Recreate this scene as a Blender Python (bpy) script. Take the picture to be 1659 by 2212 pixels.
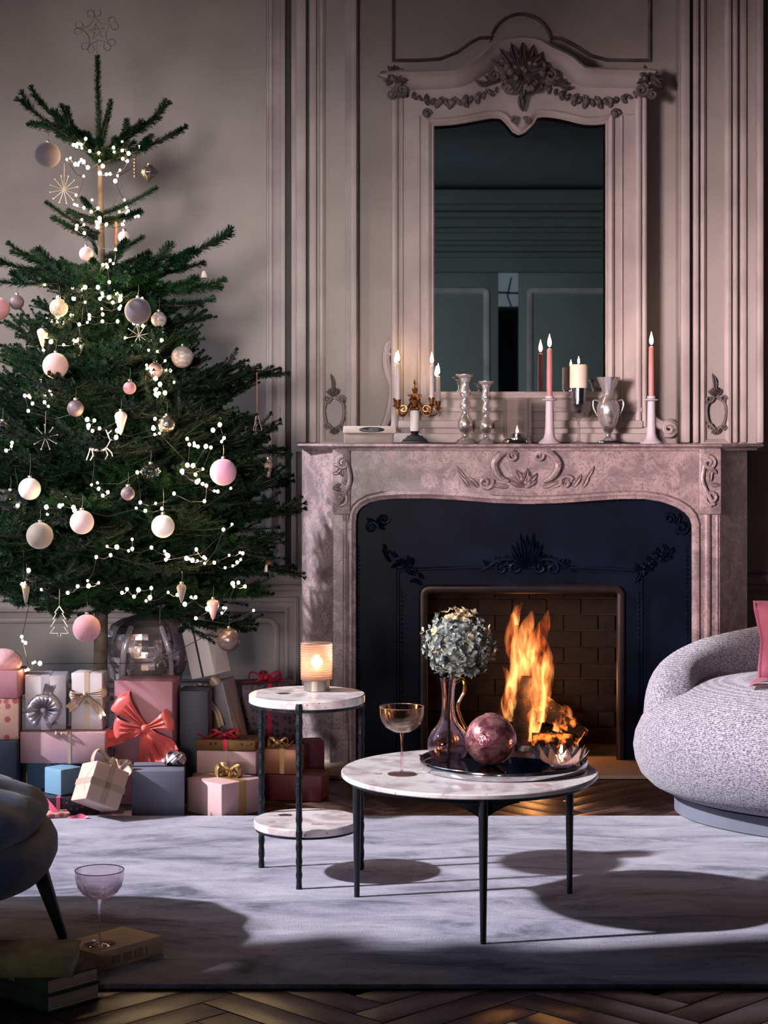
import bpy, bmesh, math, random
from mathutils import Vector, Matrix, Euler
random.seed(7)
PI = math.pi
for o in list(bpy.data.objects):
    bpy.data.objects.remove(o, do_unlink=True)
SC = bpy.context.scene
COL = SC.collection

# ---------------------------------------------------------------- camera
FPX = 4000.0            # focal length in pixels of the 1659 x 2212 frame
HZ = 945.0              # row of the horizon
CZ = 1.15               # eye height
cam_d = bpy.data.cameras.new('camera')
cam = bpy.data.objects.new('camera', cam_d)
COL.objects.link(cam)
cam.location = (0, 0, CZ)
cam.rotation_euler = (PI / 2, 0, 0)
cam_d.sensor_fit = 'VERTICAL'
cam_d.sensor_height = 36.0
cam_d.lens = 36.0 * FPX / 2212.0
cam_d.shift_y = -(1106.0 - HZ) / 2212.0
cam_d.clip_start = 0.05
cam_d.clip_end = 60
SC.camera = cam

# ---------------------------------------------------------------- view, world, lights
SC.view_settings.view_transform = 'Standard'
SC.view_settings.look = 'None'
SC.view_settings.gamma = 1.0
SC.view_settings.use_curve_mapping = False
SC.view_settings.exposure = 0.0
cy = SC.cycles
cy.max_bounces = 6
cy.diffuse_bounces = 2
cy.glossy_bounces = 4
cy.transmission_bounces = 6
cy.transparent_max_bounces = 10
cy.volume_bounces = 0
cy.caustics_reflective = False
cy.caustics_refractive = False
cy.sample_clamp_indirect = 4.0
cy.use_denoising = True
cy.adaptive_threshold = 0.05

world = bpy.data.worlds.new('world')
SC.world = world
world.use_nodes = True
world.node_tree.nodes['Background'].inputs[0].default_value = (0.20, 0.36, 0.66, 1)
world.node_tree.nodes['Background'].inputs[1].default_value = 0.2


def aim(o, target):
    d = Vector(target) - o.location
    o.rotation_euler = d.to_track_quat('-Z', 'Y').to_euler()


# low afternoon sun through the tall side window
sun_d = bpy.data.lights.new('sun', 'SUN')
sun = bpy.data.objects.new('sun', sun_d)
COL.objects.link(sun)
sun.location = (-6, 4.5, 4)
aim(sun, Vector((-6, 4.5, 4)) + Vector((1, 0.22, -0.68)))
sun_d.energy = 6.4
sun_d.angle = math.radians(1.6)
sun_d.color = (0.97, 0.94, 1.0)

# added softbox-like key lamp set in the second side opening, nearer the camera
key_d = bpy.data.lights.new('window_key', 'AREA')
key = bpy.data.objects.new('window_key', key_d)
COL.objects.link(key)
key.location = (-2.40, 1.15, 1.6)
aim(key, (1.46, 6.75, 1.22))
key_d.shape = 'RECTANGLE'
key_d.size = 0.9
key_d.size_y = 1.2
key_d.energy = 16.5
key_d.spread = math.radians(25)
key_d.color = (1.0, 0.78, 0.77)

# added softbox-like lamp filling from an opening behind the camera
win_d = bpy.data.lights.new('window_daylight', 'AREA')
win = bpy.data.objects.new('window_daylight', win_d)
COL.objects.link(win)
win.location = (-1.25, -2.52, 1.55)
aim(win, (-0.85, 6.87, 1.42))
win_d.shape = 'RECTANGLE'
win_d.size = 1.0
win_d.size_y = 1.2
win_d.energy = 9.4
win_d.spread = math.radians(19)
win_d.color = (1.0, 0.90, 0.86)

# cool fill lamp added in the tall side window for tree and presents
sky_d = bpy.data.lights.new('window_skylight', 'AREA')
sky = bpy.data.objects.new('window_skylight', sky_d)
COL.objects.link(sky)
sky.location = (-2.38, 5.25, 1.7)
aim(sky, (0.0, 6.1, 0.5))
sky_d.shape = 'RECTANGLE'
sky_d.size = 1.8
sky_d.size_y = 1.6
sky_d.energy = 9
sky_d.spread = math.radians(95)
sky_d.color = (0.72, 0.86, 1.0)

# cool lamp added to brighten the rear room reflected in the mirror
sk2_d = bpy.data.lights.new('rear_skylight', 'AREA')
sk2 = bpy.data.objects.new('rear_skylight', sk2_d)
COL.objects.link(sk2)
sk2.location = (-2.42, 1.7, 1.45)
aim(sk2, (1.2, -2.6, 1.5))
sk2_d.shape = 'RECTANGLE'
sk2_d.size = 1.5
sk2_d.size_y = 1.8
sk2_d.energy = 26
sk2_d.spread = math.radians(80)
sk2_d.color = (0.72, 0.88, 1.0)


# ---------------------------------------------------------------- helpers
def P(x, y, D):
    """a point at distance D seen at photograph pixel (x, y)"""
    return Vector(((x - 829.5) * D / FPX, D, CZ - (y - HZ) * D / FPX))


def XW(x, D):
    return (x - 829.5) * D / FPX


def ZW(y, D):
    return CZ - (y - HZ) * D / FPX


def lin(c):
    return c / 12.92 if c <= 0.04045 else ((c + 0.055) / 1.055) ** 2.4


def rgb(r, g, b):
    return (lin(r / 255.0), lin(g / 255.0), lin(b / 255.0), 1.0)


class MB:
    """collects verts and faces and links them as one mesh object"""

    def __init__(self):
        self.v = []
        self.f = []

    def add(self, vs, fs):
        n = len(self.v)
        self.v.extend([tuple(p) for p in vs])
        self.f.extend([tuple(i + n for i in f) for f in fs])

    def box(self, x0, x1, y0, y1, z0, z1, m=None):
        vs = [Vector(p) for p in ((x0, y0, z0), (x1, y0, z0), (x1, y1, z0), (x0, y1, z0),
                                  (x0, y0, z1), (x1, y0, z1), (x1, y1, z1), (x0, y1, z1))]
        if m is not None:
            vs = [m @ p for p in vs]
        self.add(vs, [(0, 3, 2, 1), (4, 5, 6, 7), (0, 1, 5, 4), (1, 2, 6, 5), (2, 3, 7, 6), (3, 0, 4, 7)])

    def bbox(self, x0, x1, y0, y1, z0, z1, b, m=None):
        """box with chamfered edges"""
        b = min(b, abs(x1 - x0) / 2.2, abs(y1 - y0) / 2.2, abs(z1 - z0) / 2.2)
        bm = bmesh.new()
        bmesh.ops.create_cube(bm, size=1.0)
        for v in bm.verts:
            v.co = Vector(((x0 + x1) / 2 + v.co.x * (x1 - x0), (y0 + y1) / 2 + v.co.y * (y1 - y0), (z0 + z1) / 2 + v.co.z * (z1 - z0)))
        bmesh.ops.bevel(bm, geom=bm.edges[:] + bm.verts[:], offset=b, segments=2, affect='EDGES', profile=0.5)
        bm.verts.index_update()
        vs = [(m @ v.co) if m is not None else v.co.copy() for v in bm.verts]
        fs = [[v.index for v in f.verts] for f in bm.faces]
        bm.free()
        self.add(vs, fs)

    def lathe(self, prof, seg=32, c=(0, 0, 0), m=None, wob=None, cap=True):
        """prof: (radius, z) list from bottom to top"""
        vs = []
        c = Vector(c)
        for k, (r, z) in enumerate(prof):
            for s in range(seg):
                a = 2 * PI * s / seg
                rr = r if wob is None else r * wob(a, z)
                p = Vector((rr * math.cos(a), rr * math.sin(a), z))
                vs.append((m @ p if m is not None else p) + c)
        fs = []
        for k in range(len(prof) - 1):
            for s in range(seg):
                t = (s + 1) % seg
                fs.append((k * seg + s, k * seg + t, (k + 1) * seg + t, (k + 1) * seg + s))
        if cap:
            fs.append(tuple(reversed(range(seg))))
            n = (len(prof) - 1) * seg
            fs.append(tuple(range(n, n + seg)))
        self.add(vs, fs)

    def tube(self, pts, rad, seg=8, cap=True, flat=None):
        """pts: 3-D polyline, rad: radius or list; flat=(axis, factor) squashes along an axis"""
        pts = [Vector(p) for p in pts]
        n = len(pts)
        if not isinstance(rad, (list, tuple)):
            rad = [rad] * n
        vs = []
        prev = None
        for i, p in enumerate(pts):
            t = (pts[min(i + 1, n - 1)] - pts[max(i - 1, 0)])
            if t.length < 1e-9:
                t = Vector((0, 0, 1))
            t.normalize()
            if prev is None:
                a = Vector((0, 1, 0)) if abs(t.y) < 0.9 else Vector((1, 0, 0))
                u = t.cross(a).normalized()
            else:
                u = prev - t * prev.dot(t)
                if u.length < 1e-6:
                    u = t.orthogonal()
                u.normalize()
            prev = u
            w = t.cross(u)
            for s in range(seg):
                a = 2 * PI * s / seg
                d = (u * math.cos(a) + w * math.sin(a)) * rad[i]
                if flat:
                    d[flat[0]] *= flat[1]
                vs.append(p + d)
        fs = []
        for i in range(n - 1):
            for s in range(seg):
                t = (s + 1) % seg
                fs.append((i * seg + s, i * seg + t, (i + 1) * seg + t, (i + 1) * seg + s))
        if cap:
            fs.append(tuple(reversed(range(seg))))
            fs.append(tuple(range((n - 1) * seg, n * seg)))
        self.add(vs, fs)

    def ball(self, c, r, seg=12, rings=8, m=None):
        """ellipsoid; r is a number or a triple"""
        if not isinstance(r, (list, tuple)):
            r = (r, r, r)
        c = Vector(c)
        vs = []
        fs = []
        for k in range(1, rings):
            b = PI * k / rings
            for s in range(seg):
                a = 2 * PI * s / seg
                p = Vector((r[0] * math.sin(b) * math.cos(a), r[1] * math.sin(b) * math.sin(a), -r[2] * math.cos(b)))
                vs.append(c + (m @ p if m is not None else p))
        lo = len(vs)
        for z in (-r[2], r[2]):
            p = Vector((0, 0, z))
            vs.append(c + (m @ p if m is not None else p))
        for k in range(rings - 2):
            for s in range(seg):
                t = (s + 1) % seg
                fs.append((k * seg + s, k * seg + t, (k + 1) * seg + t, (k + 1) * seg + s))
        for s in range(seg):
            t = (s + 1) % seg
            fs.append((lo, t, s))
            fs.append((lo + 1, (rings - 2) * seg + s, (rings - 2) * seg + t))
        self.add(vs, fs)

    def sweep(self, path, prof, y, closed=False):
        """moulding on a wall: path (x, z) polyline, prof (sideways, out-of-wall) open profile; y the wall face"""
        n = len(path)
        pp = [Vector((p[0], p[1])) for p in path]
        vs = []
        for i in range(n):
            if closed:
                a = pp[i] - pp[i - 1]
                b = pp[(i + 1) % n] - pp[i]
            else:
                a = pp[i] - pp[i - 1] if i > 0 else pp[1] - pp[0]
                b = pp[i + 1] - pp[i] if i < n - 1 else pp[-1] - pp[-2]
            a.normalize()
            b.normalize()
            na = Vector((-a.y, a.x))
            nb = Vector((-b.y, b.x))
            mm = na + nb
            if mm.length < 1e-6:
                mm = na
            mm.normalize()
            k = 1.0 / max(0.35, mm.dot(na))
            for (s, o) in prof:
                q = pp[i] + mm * (s * k)
                vs.append((q.x, y - o, q.y))
        m = len(prof)
        fs = []
        for i in range(n if closed else n - 1):
            j = (i + 1) % n
            for k in range(m - 1):
                fs.append((i * m + k, j * m + k, j * m + k + 1, i * m + k + 1))
        if not closed:
            fs.append(tuple(range(m)))
            fs.append(tuple(reversed(range((n - 1) * m, n * m))))
        self.add(vs, fs)

    def slab(self, xs, zlo, zhi, y0, y1):
        """upright slab between two curves over x; y0 the front face"""
        vs = []
        n = len(xs)
        for x in xs:
            a, b = zlo(x), zhi(x)
            vs += [(x, y0, a), (x, y0, b), (x, y1, a), (x, y1, b)]
        fs = []
        for i in range(n - 1):
            a = 4 * i
            b = a + 4
            fs += [(a, b, b + 1, a + 1), (a + 2, a + 3, b + 3, b + 2), (a + 1, b + 1, b + 3, a + 3), (a, a + 2, b + 2, b)]
        fs += [(0, 1, 3, 2), (4 * n - 4, 4 * n - 2, 4 * n - 1, 4 * n - 3)]
        self.add(vs, fs)

    def strip(self, pts, wid):
        """ribbon: pts centre line, wid list of half-width vectors"""
        vs = []
        for p, w in zip(pts, wid):
            vs += [Vector(p) - w, Vector(p) + w]
        self.add(vs, [(2 * i, 2 * i + 1, 2 * i + 3, 2 * i + 2) for i in range(len(pts) - 1)])

    def grid(self, rows):
        """rows of points (equal lengths)"""
        m = len(rows[0])
        vs = [p for r in rows for p in r]
        fs = []
        for i in range(len(rows) - 1):
            for j in range(m - 1):
                fs.append((i * m + j, i * m + j + 1, (i + 1) * m + j + 1, (i + 1) * m + j))
        self.add(vs, fs)

    def mesh(self, name, mat=None, smooth=40):
        me = bpy.data.meshes.new(name)
        me.from_pydata([tuple(p) for p in self.v], [], self.f)
        me.validate()
        if smooth:
            me.shade_smooth()
            me.set_sharp_from_angle(angle=math.radians(smooth))
        if mat is not None:
            me.materials.append(mat)
        return me

    def build(self, name, mat, parent=None, smooth=40, loc=None):
        o = bpy.data.objects.new(name, self.mesh(name, mat, smooth))
        COL.objects.link(o)
        if parent is not None:
            o.parent = parent
        if loc is not None:
            o.location = loc
        return o


def thing(name, label, cat, loc=(0, 0, 0), rot=(0, 0, 0), group=None):
    o = bpy.data.objects.new(name, None)
    o.empty_display_size = 0.05
    COL.objects.link(o)
    o.location = loc
    o.rotation_euler = rot
    o['label'] = label
    o['category'] = cat
    if group:
        o['group'] = group
    return o


def tag(o, label, cat, group=None, kind=None):
    o['label'] = label
    o['category'] = cat
    if group:
        o['group'] = group
    if kind:
        o['kind'] = kind
    return o


def struct(o, label=None):
    o['kind'] = 'structure'
    if label:
        o['label'] = label
    return o


def linked(me, name, parent, loc=(0, 0, 0), rot=(0, 0, 0), scale=(1, 1, 1)):
    o = bpy.data.objects.new(name, me)
    COL.objects.link(o)
    o.parent = parent
    o.location = loc
    o.rotation_euler = rot
    o.scale = scale
    return o


def interp(pts):
    pts = sorted(pts)

    def f(x):
        if x <= pts[0][0]:
            return pts[0][1]
        for (a, b), (c, d) in zip(pts, pts[1:]):
            if x <= c:
                t = (x - a) / (c - a) if c > a else 0
                return b + (d - b) * t
        return pts[-1][1]
    return f


def smooth_path(pts, n=6):
    """Catmull-Rom through 2-D or 3-D points"""
    pts = [Vector(p) for p in pts]
    out = []
    for i in range(len(pts) - 1):
        p0 = pts[max(i - 1, 0)]
        p1, p2 = pts[i], pts[i + 1]
        p3 = pts[min(i + 2, len(pts) - 1)]
        for k in range(n):
            t = k / n
            out.append(0.5 * ((2 * p1) + (p2 - p0) * t + (2 * p0 - 5 * p1 + 4 * p2 - p3) * t * t + (3 * p1 - p0 - 3 * p2 + p3) * t ** 3))
    out.append(pts[-1])
    return out


# ---------------------------------------------------------------- materials
def nodes_of(m):
    m.use_nodes = True
    nt = m.node_tree
    return nt, nt.nodes['Principled BSDF']


def mat(name, col, rough=0.6, metal=0.0, var=0.0, vscale=6.0, col2=None, bump=0.0, bscale=60.0, stretch=None, spec=0.5,
        coat=0.0, sheen=0.0, sss=0.0, lo=0.35, hi=0.65, detail=4.0, rvar=0.0):
    m = bpy.data.materials.new(name)
    nt, b = nodes_of(m)
    b.inputs['Base Color'].default_value = col
    b.inputs['Roughness'].default_value = rough
    b.inputs['Metallic'].default_value = metal
    b.inputs['Specular IOR Level'].default_value = spec
    if coat:
        b.inputs['Coat Weight'].default_value = coat
    if sheen:
        b.inputs['Sheen Weight'].default_value = sheen
    if sss:
        b.inputs['Subsurface Weight'].default_value = sss
        b.inputs['Subsurface Scale'].default_value = 0.02
    tc = nt.nodes.new('ShaderNodeTexCoord')
    mp = nt.nodes.new('ShaderNodeMapping')
    nt.links.new(tc.outputs['Object'], mp.inputs['Vector'])
    if stretch:
        mp.inputs['Scale'].default_value = stretch
    if col2 is None and var:
        col2 = (col[0] * (1 - var), col[1] * (1 - var), col[2] * (1 - var), 1)
    if col2 is not None:
        nz = nt.nodes.new('ShaderNodeTexNoise')
        nz.inputs['Scale'].default_value = vscale
        nz.inputs['Detail'].default_value = detail
        nt.links.new(mp.outputs[0], nz.inputs['Vector'])
        rp = nt.nodes.new('ShaderNodeValToRGB')
        rp.color_ramp.elements[0].position = lo
        rp.color_ramp.elements[1].position = hi
        rp.color_ramp.elements[0].color = col2
        rp.color_ramp.elements[1].color = col
        nt.links.new(nz.outputs['Fac'], rp.inputs['Fac'])
        nt.links.new(rp.outputs[0], b.inputs['Base Color'])
    if bump:
        n2 = nt.nodes.new('ShaderNodeTexNoise')
        n2.inputs['Scale'].default_value = bscale
        n2.inputs['Detail'].default_value = 3
        nt.links.new(mp.outputs[0], n2.inputs['Vector'])
        bp = nt.nodes.new('ShaderNodeBump')
        bp.inputs['Strength'].default_value = bump
        bp.inputs['Distance'].default_value = 0.01
        nt.links.new(n2.outputs['Fac'], bp.inputs['Height'])
        nt.links.new(bp.outputs[0], b.inputs['Normal'])
    return m


def emit(name, col, strength):
    m = bpy.data.materials.new(name)
    m.use_nodes = True
    nt = m.node_tree
    nt.nodes.remove(nt.nodes['Principled BSDF'])
    e = nt.nodes.new('ShaderNodeEmission')
    e.inputs[0].default_value = col
    e.inputs[1].default_value = strength
    nt.links.new(e.outputs[0], nt.nodes['Material Output'].inputs[0])
    return m


def glass(name, col, rough=0.02, ior=1.3, clear=0.55):
    """thin tinted glass: part clear straight-through, part real glass, so light passes it"""
    m = bpy.data.materials.new(name)
    nt, b = nodes_of(m)
    b.inputs['Base Color'].default_value = col
    b.inputs['Roughness'].default_value = rough
    b.inputs['Transmission Weight'].default_value = 1.0
    b.inputs['IOR'].default_value = ior
    t = nt.nodes.new('ShaderNodeBsdfTransparent')
    t.inputs[0].default_value = col
    mx = nt.nodes.new('ShaderNodeMixShader')
    mx.inputs[0].default_value = clear
    nt.links.new(b.outputs[0], mx.inputs[1])
    nt.links.new(t.outputs[0], mx.inputs[2])
    nt.links.new(mx.outputs[0], nt.nodes['Material Output'].inputs[0])
    return m


def marble(name, base, vein, blotch, scale=7.0, rough=0.3):
    m = bpy.data.materials.new(name)
    nt, b = nodes_of(m)
    N, L = nt.nodes.new, nt.links.new
    tc = N('ShaderNodeTexCoord')
    n1 = N('ShaderNodeTexNoise')
    n1.inputs['Scale'].default_value = scale
    n1.inputs['Detail'].default_value = 6
    n1.inputs['Distortion'].default_value = 1.2
    L(tc.outputs['Object'], n1.inputs['Vector'])
    r1 = N('ShaderNodeValToRGB')
    r1.color_ramp.elements[0].position = 0.38
    r1.color_ramp.elements[0].color = blotch
    r1.color_ramp.elements[1].position = 0.6
    r1.color_ramp.elements[1].color = base
    L(n1.outputs['Fac'], r1.inputs['Fac'])
    n2 = N('ShaderNodeTexNoise')
    n2.inputs['Scale'].default_value = scale * 1.7
    n2.inputs['Detail'].default_value = 8
    n2.inputs['Distortion'].default_value = 2.2
    L(tc.outputs['Object'], n2.inputs['Vector'])
    r2 = N('ShaderNodeValToRGB')
    e = r2.color_ramp.elements
    e[0].position = 0.47
    e[0].color = (0, 0, 0, 1)
    e[1].position = 0.5
    e[1].color = (1, 1, 1, 1)
    e2 = r2.color_ramp.elements.new(0.53)
    e2.color = (0, 0, 0, 1)
    L(n2.outputs['Fac'], r2.inputs['Fac'])
    mx = N('ShaderNodeMixRGB')
    mx.inputs[2].default_value = vein
    L(r2.outputs[0], mx.inputs[0])
    L(r1.outputs[0], mx.inputs[1])
    L(mx.outputs[0], b.inputs['Base Color'])
    b.inputs['Roughness'].default_value = rough
    return m


M = {}
M['wall'] = mat('wall_paint', rgb(172, 162, 158), 0.75, col2=rgb(152, 142, 140), vscale=2.2, bump=0.12, bscale=30)
M['trim'] = mat('trim_paint', rgb(184, 170, 168), 0.6, col2=rgb(160, 146, 145), vscale=5, bump=0.1, bscale=40)
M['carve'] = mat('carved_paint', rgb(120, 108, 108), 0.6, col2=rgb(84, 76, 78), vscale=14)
M['ceiling'] = mat('ceiling_paint', rgb(128, 128, 130), 0.85, var=0.1, vscale=1.5)
M['backwall'] = mat('dark_panelling', rgb(112, 112, 108), 0.7, var=0.15, vscale=2)
M['door'] = mat('grey_door_paint', rgb(128, 128, 122), 0.6, var=0.12, vscale=3)
M['groove'] = mat('groove_paint', rgb(70, 64, 66), 0.7, var=0.2)  # dark strip colour standing in for the shade inside a recess
M['mirror'] = mat('mirror_silver', rgb(214, 222, 224), 0.015, 1.0)
M['marble'] = marble('pink_marble', rgb(170, 148, 150), rgb(104, 90, 94), rgb(130, 112, 116), 13, 0.4)
M['iron'] = mat('blue_black_iron', rgb(12, 20, 38), 0.45, 0.0, col2=rgb(7, 13, 26), vscale=9, bump=0.08, bscale=30, spec=0.09)
M['brick'] = mat('sooty_brick', rgb(34, 22, 19), 0.95, col2=rgb(16, 11, 10), vscale=14, bump=0.5, bscale=60)
M['mortar'] = mat('pale_mortar', rgb(78, 60, 50), 0.95, var=0.3, vscale=20)
M['hearth'] = mat('hearth_stone', rgb(190, 165, 145), 0.55, var=0.2, vscale=8)
M['plank'] = mat('dark_oak', rgb(88, 64, 58), 0.34, col2=rgb(50, 36, 36), vscale=9, stretch=(1, 9, 1), bump=0.1, bscale=40)
M['plank2'] = mat('mid_oak', rgb(104, 76, 66), 0.34, col2=rgb(62, 44, 42), vscale=9, stretch=(1, 9, 1), bump=0.1, bscale=40)
M['subfloor'] = mat('dark_joint', rgb(24, 18, 18), 0.9, var=0.1)
M['brass'] = mat('aged_brass', rgb(176, 128, 84), 0.3, 1.0, var=0.3, vscale=30)
M['silver'] = mat('mercury_silver', rgb(244, 236, 234), 0.24, 0.82, col2=rgb(150, 140, 142), vscale=26, lo=0.38, hi=0.5)
M['chrome'] = mat('polished_silver', rgb(200, 198, 202), 0.1, 1.0, var=0.1, vscale=12)
M['blackmetal'] = mat('blackened_steel', rgb(34, 38, 46), 0.45, 0.6, var=0.25, vscale=40, bump=0.5, bscale=55)
M['blackmatte'] = mat('black_lacquer', rgb(26, 28, 36), 0.4, 0.2, var=0.2, vscale=20)
M['wax'] = mat('ivory_wax', rgb(240, 226, 208), 0.5, sss=0.25, var=0.05)
M['wax_pink'] = mat('dusty_pink_wax', rgb(206, 138, 140), 0.5, sss=0.2, var=0.08)
M['wax_grey'] = mat('pale_grey_wax', rgb(208, 198, 198), 0.5, sss=0.2, var=0.05)
M['flame'] = emit('candle_flame', (1.0, 0.66, 0.32, 1), 40)
M['lilac'] = mat('lilac_ceramic', rgb(208, 194, 204), 0.5, var=0.08, vscale=10)
M['white_stone'] = mat('white_stone', rgb(226, 220, 216), 0.4, var=0.1, vscale=20)
# ================================================================ the room
XL, XR, YB, YF, ZC = -2.5, 3.5, 6.87, -2.6, 3.33
DC = 6.75               # face of the chimney breast
DF = 6.48               # face of the marble fireplace
DB = DC - 0.045         # face of the overmantel boards
DR = DC + 0.07          # recessed field behind the overmantel

# ---- floor: herringbone planks over a dark base
fl = MB()
fl.box(XL - 0.1, XR + 0.1, YF - 0.1, YB + 0.1, -0.06, -0.012)
floor = struct(fl.build('floor', M['subfloor']), 'dark herringbone parquet floor')
pl_len, pl_w = 0.44, 0.085
pb = MB()
pb.bbox(0.0012, pl_len - 0.0012, 0.0012, pl_w - 0.0012, -0.012, 0.0, 0.0015)
pme = [pb.mesh('plank', M['plank']), pb.mesh('plank', M['plank2'])]
RUG = (3.855, 5.575)
cnt = 0


def plank_seen(x, y):
    if y < RUG[0] + 0.12:
        return 3.45 < y and -1.05 < x < 1.0
    return RUG[1] - 0.25 < y < 6.35 and -1.5 < x < 1.35


ca = math.cos(PI / 4)
for i in range(-14, 20):
    for j in range(-5, 6):
        for kind in (0, 1):
            # herringbone lattice in the rotated frame
            if kind == 0:
                u, v = i * pl_w + j * pl_len, i * pl_w - j * pl_len
                cu, cv = u + pl_len / 2, v + pl_w / 2
                rot, ou, ov = 0, u, v
            else:
                u, v = i * pl_w + j * pl_len, i * pl_w - j * pl_len
                ou, ov = u + pl_w, v + pl_w
                cu, cv = u + pl_w / 2, v + pl_w + pl_len / 2
                rot = 1
            X, Y = (cu - cv) * ca, (cu + cv) * ca + 4.6
            if not plank_seen(X, Y):
                continue
            ox, oy = (ou - ov) * ca, (ou + ov) * ca + 4.6
            o = linked(pme[random.randint(0, 1)], 'plank', floor, (ox, oy, random.uniform(-0.0006, 0.0)),
                       (0, 0, PI / 4 + (PI / 2 if rot else 0)))
            cnt += 1
print('planks', cnt)

# ---- ceiling
cb = MB()
cb.box(XL - 0.1, XR + 0.1, YF - 0.1, YB + 0.1, ZC, ZC + 0.08)
struct(cb.build('ceiling', M['ceiling']), 'plain shaded ceiling')

# ---- unseen left wall, two window openings set for the light
wl = MB()


def wall_with_holes(mb, x0, x1, y0, y1, z0, z1, holes):
    ys = sorted(set([y0, y1] + [h[0] for h in holes] + [h[1] for h in holes]))
    for a, b in zip(ys, ys[1:]):
        hh = [h for h in holes if h[0] <= a and h[1] >= b]
        if not hh:
            mb.box(x0, x1, a, b, z0, z1)
        else:
            mb.box(x0, x1, a, b, z0, hh[0][2])
            mb.box(x0, x1, a, b, hh[0][3], z1)


WA = (3.42, 6.20, 0.30, 3.05)  # unseen opening sized to shape the sun patch on the rug
WB = (0.9, 2.5, 0.5, 2.4)  # opening added to house the key and mirror lamps
wall_with_holes(wl, XL - 0.12, XL, YF, YB + 0.1, 0, ZC, [WA, WB])
struct(wl.build('wall_left', M['wall'], smooth=0), 'left wall with two tall windows')
for n, w in enumerate((WA, WB)):
    f = MB()
    t = 0.05
    x0, x1 = XL - 0.1, XL - 0.02
    f.bbox(x0, x1, w[0], w[0] + t, w[2], w[3], 0.008)
    f.bbox(x0, x1, w[1] - t, w[1], w[2], w[3], 0.008)
    f.bbox(x0, x1, w[0] + t, w[1] - t, w[2], w[2] + t, 0.008)
    f.bbox(x0, x1, w[0] + t, w[1] - t, w[3] - t, w[3], 0.008)
    struct(f.build('window_%d' % (n + 1), M['trim']), 'tall painted window frame in the left wall')

# ---- unseen leafy shrub added outside the tall window to break the sunlight edge
shb = thing('garden_shrub', 'leafy evergreen shrub outside the tall side window', 'shrub', (-3.05, 3.55, -0.3))
rs = random.Random(4)
lm = MB()
for (bx_, by_, bz_, br_) in ((0, -0.25, 1.5, 0.30), (0.05, 0.0, 1.2, 0.30), (-0.1, 0.05, 1.75, 0.24), (0, 0.22, 0.9, 0.26), (0.05, -0.1, 2.1, 0.22), (-0.05, 0.32, 1.35, 0.14), (0, 0.2, 2.0, 0.12), (0, 0.0, 0.7, 0.34),
                             (0.02, -0.30, 2.45, 0.20), (0, 0.62, 1.0, 0.14), (0, 0.95, 1.35, 0.10), (0.0, 0.85, 0.85, 0.13)):
    for k in range(int(420 * br_)):
        d = Vector((rs.gauss(0, 1), rs.gauss(0, 1), rs.gauss(0, 1))).normalized() * br_ * rs.random() ** 0.4
        c0 = Vector((bx_, by_, bz_)) + d
        u = Vector((rs.gauss(0, 1), rs.gauss(0, 1), rs.gauss(0, 1))).normalized()
        w = u.orthogonal().normalized()
        s = rs.uniform(0.06, 0.10)
        lm.add([c0 - u * s, c0 + w * s * 0.45, c0 + u * s, c0 - w * s * 0.45], [(0, 1, 2, 3)])
o = lm.build('leaves', mat('shrub_leaves', rgb(40, 66, 36), 0.6, var=0.3), shb, smooth=0)
o['kind'] = 'stuff'
lm = MB()
for (ex, ey, ez) in ((0, -0.25, 2.3), (0.05, 0.05, 1.8), (-0.1, 0.1, 1.7), (0, 0.3, 1.3), (0, 0.6, 1.0), (0, 0.95, 1.35)):
    lm.tube(smooth_path([Vector((0, 0, 0)), Vector((ex * 0.3, ey * 0.5, ez * 0.5)), Vector((ex, ey, ez))], 5), [0.022 - 0.0016 * k for k in range(11)], 6)
lm.build('stems', mat('shrub_stem', rgb(80, 66, 50), 0.8, var=0.2), shb)

# ---- right wall, wall behind the camera with panelled double door
wr = MB()
wr.box(XR, XR + 0.1, YF, YB + 0.1, 0, ZC)
struct(wr.build('wall_right', M['wall'], smooth=0), 'plain right wall')
RD = 2 * DC - YF        # length of the path by way of the mirror
wf = MB()
dx0, dx1, dz1 = 0.30, 2.10, ZW(588, RD)
WC = (-2.0, -0.5, 0.8, 2.3)  # opening added behind the camera for the fill lamp
wf.box(XL - 0.1, WC[0], YF - 0.1, YF, 0, ZC)
wf.box(WC[1], dx0, YF - 0.1, YF, 0, ZC)
wf.box(WC[0], WC[1], YF - 0.1, YF, 0, WC[2])
wf.box(WC[0], WC[1], YF - 0.1, YF, WC[3], ZC)
wf.box(dx1, XR + 0.1, YF - 0.1, YF, 0, ZC)
wf.box(dx0, dx1, YF - 0.1, YF, dz1, ZC)
wfront = struct(wf.build('wall_front', M['backwall'], smooth=0), 'dark panelled wall seen in the mirror')
t = 0.05
f = MB()
f.bbox(WC[0], WC[0] + t, YF - 0.09, YF - 0.01, WC[2], WC[3], 0.008)
f.bbox(WC[1] - t, WC[1], YF - 0.09, YF - 0.01, WC[2], WC[3], 0.008)
f.bbox(WC[0] + t, WC[1] - t, YF - 0.09, YF - 0.01, WC[2], WC[2] + t, 0.008)
f.bbox(WC[0] + t, WC[1] - t, YF - 0.09, YF - 0.01, WC[3] - t, WC[3], 0.008)
struct(f.build('window_4', M['trim']), 'painted window frame in the wall behind the camera')
cr = MB()
# stepped cornice seen in the mirror
for (pa, pb_, out) in ((410, 440, 0.16), (440, 458, 0.10), (458, 470, 0.15), (470, 492, 0.08), (492, 502, 0.11), (502, 520, 0.06), (520, 530, 0.08), (545, 556, 0.05)):
    za, zb = ZW(pb_, RD - out), ZW(pa, RD - out)
    cr.bbox(XL, XR, YF, YF + out, za, zb, 0.008)
cr.build('cornice', M['backwall'], wfront)
pnl = MB()


def rect(x0, x1, z0, z1):
    return [(x0, z0), (x1, z0), (x1, z1), (x0, z1)]


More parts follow.
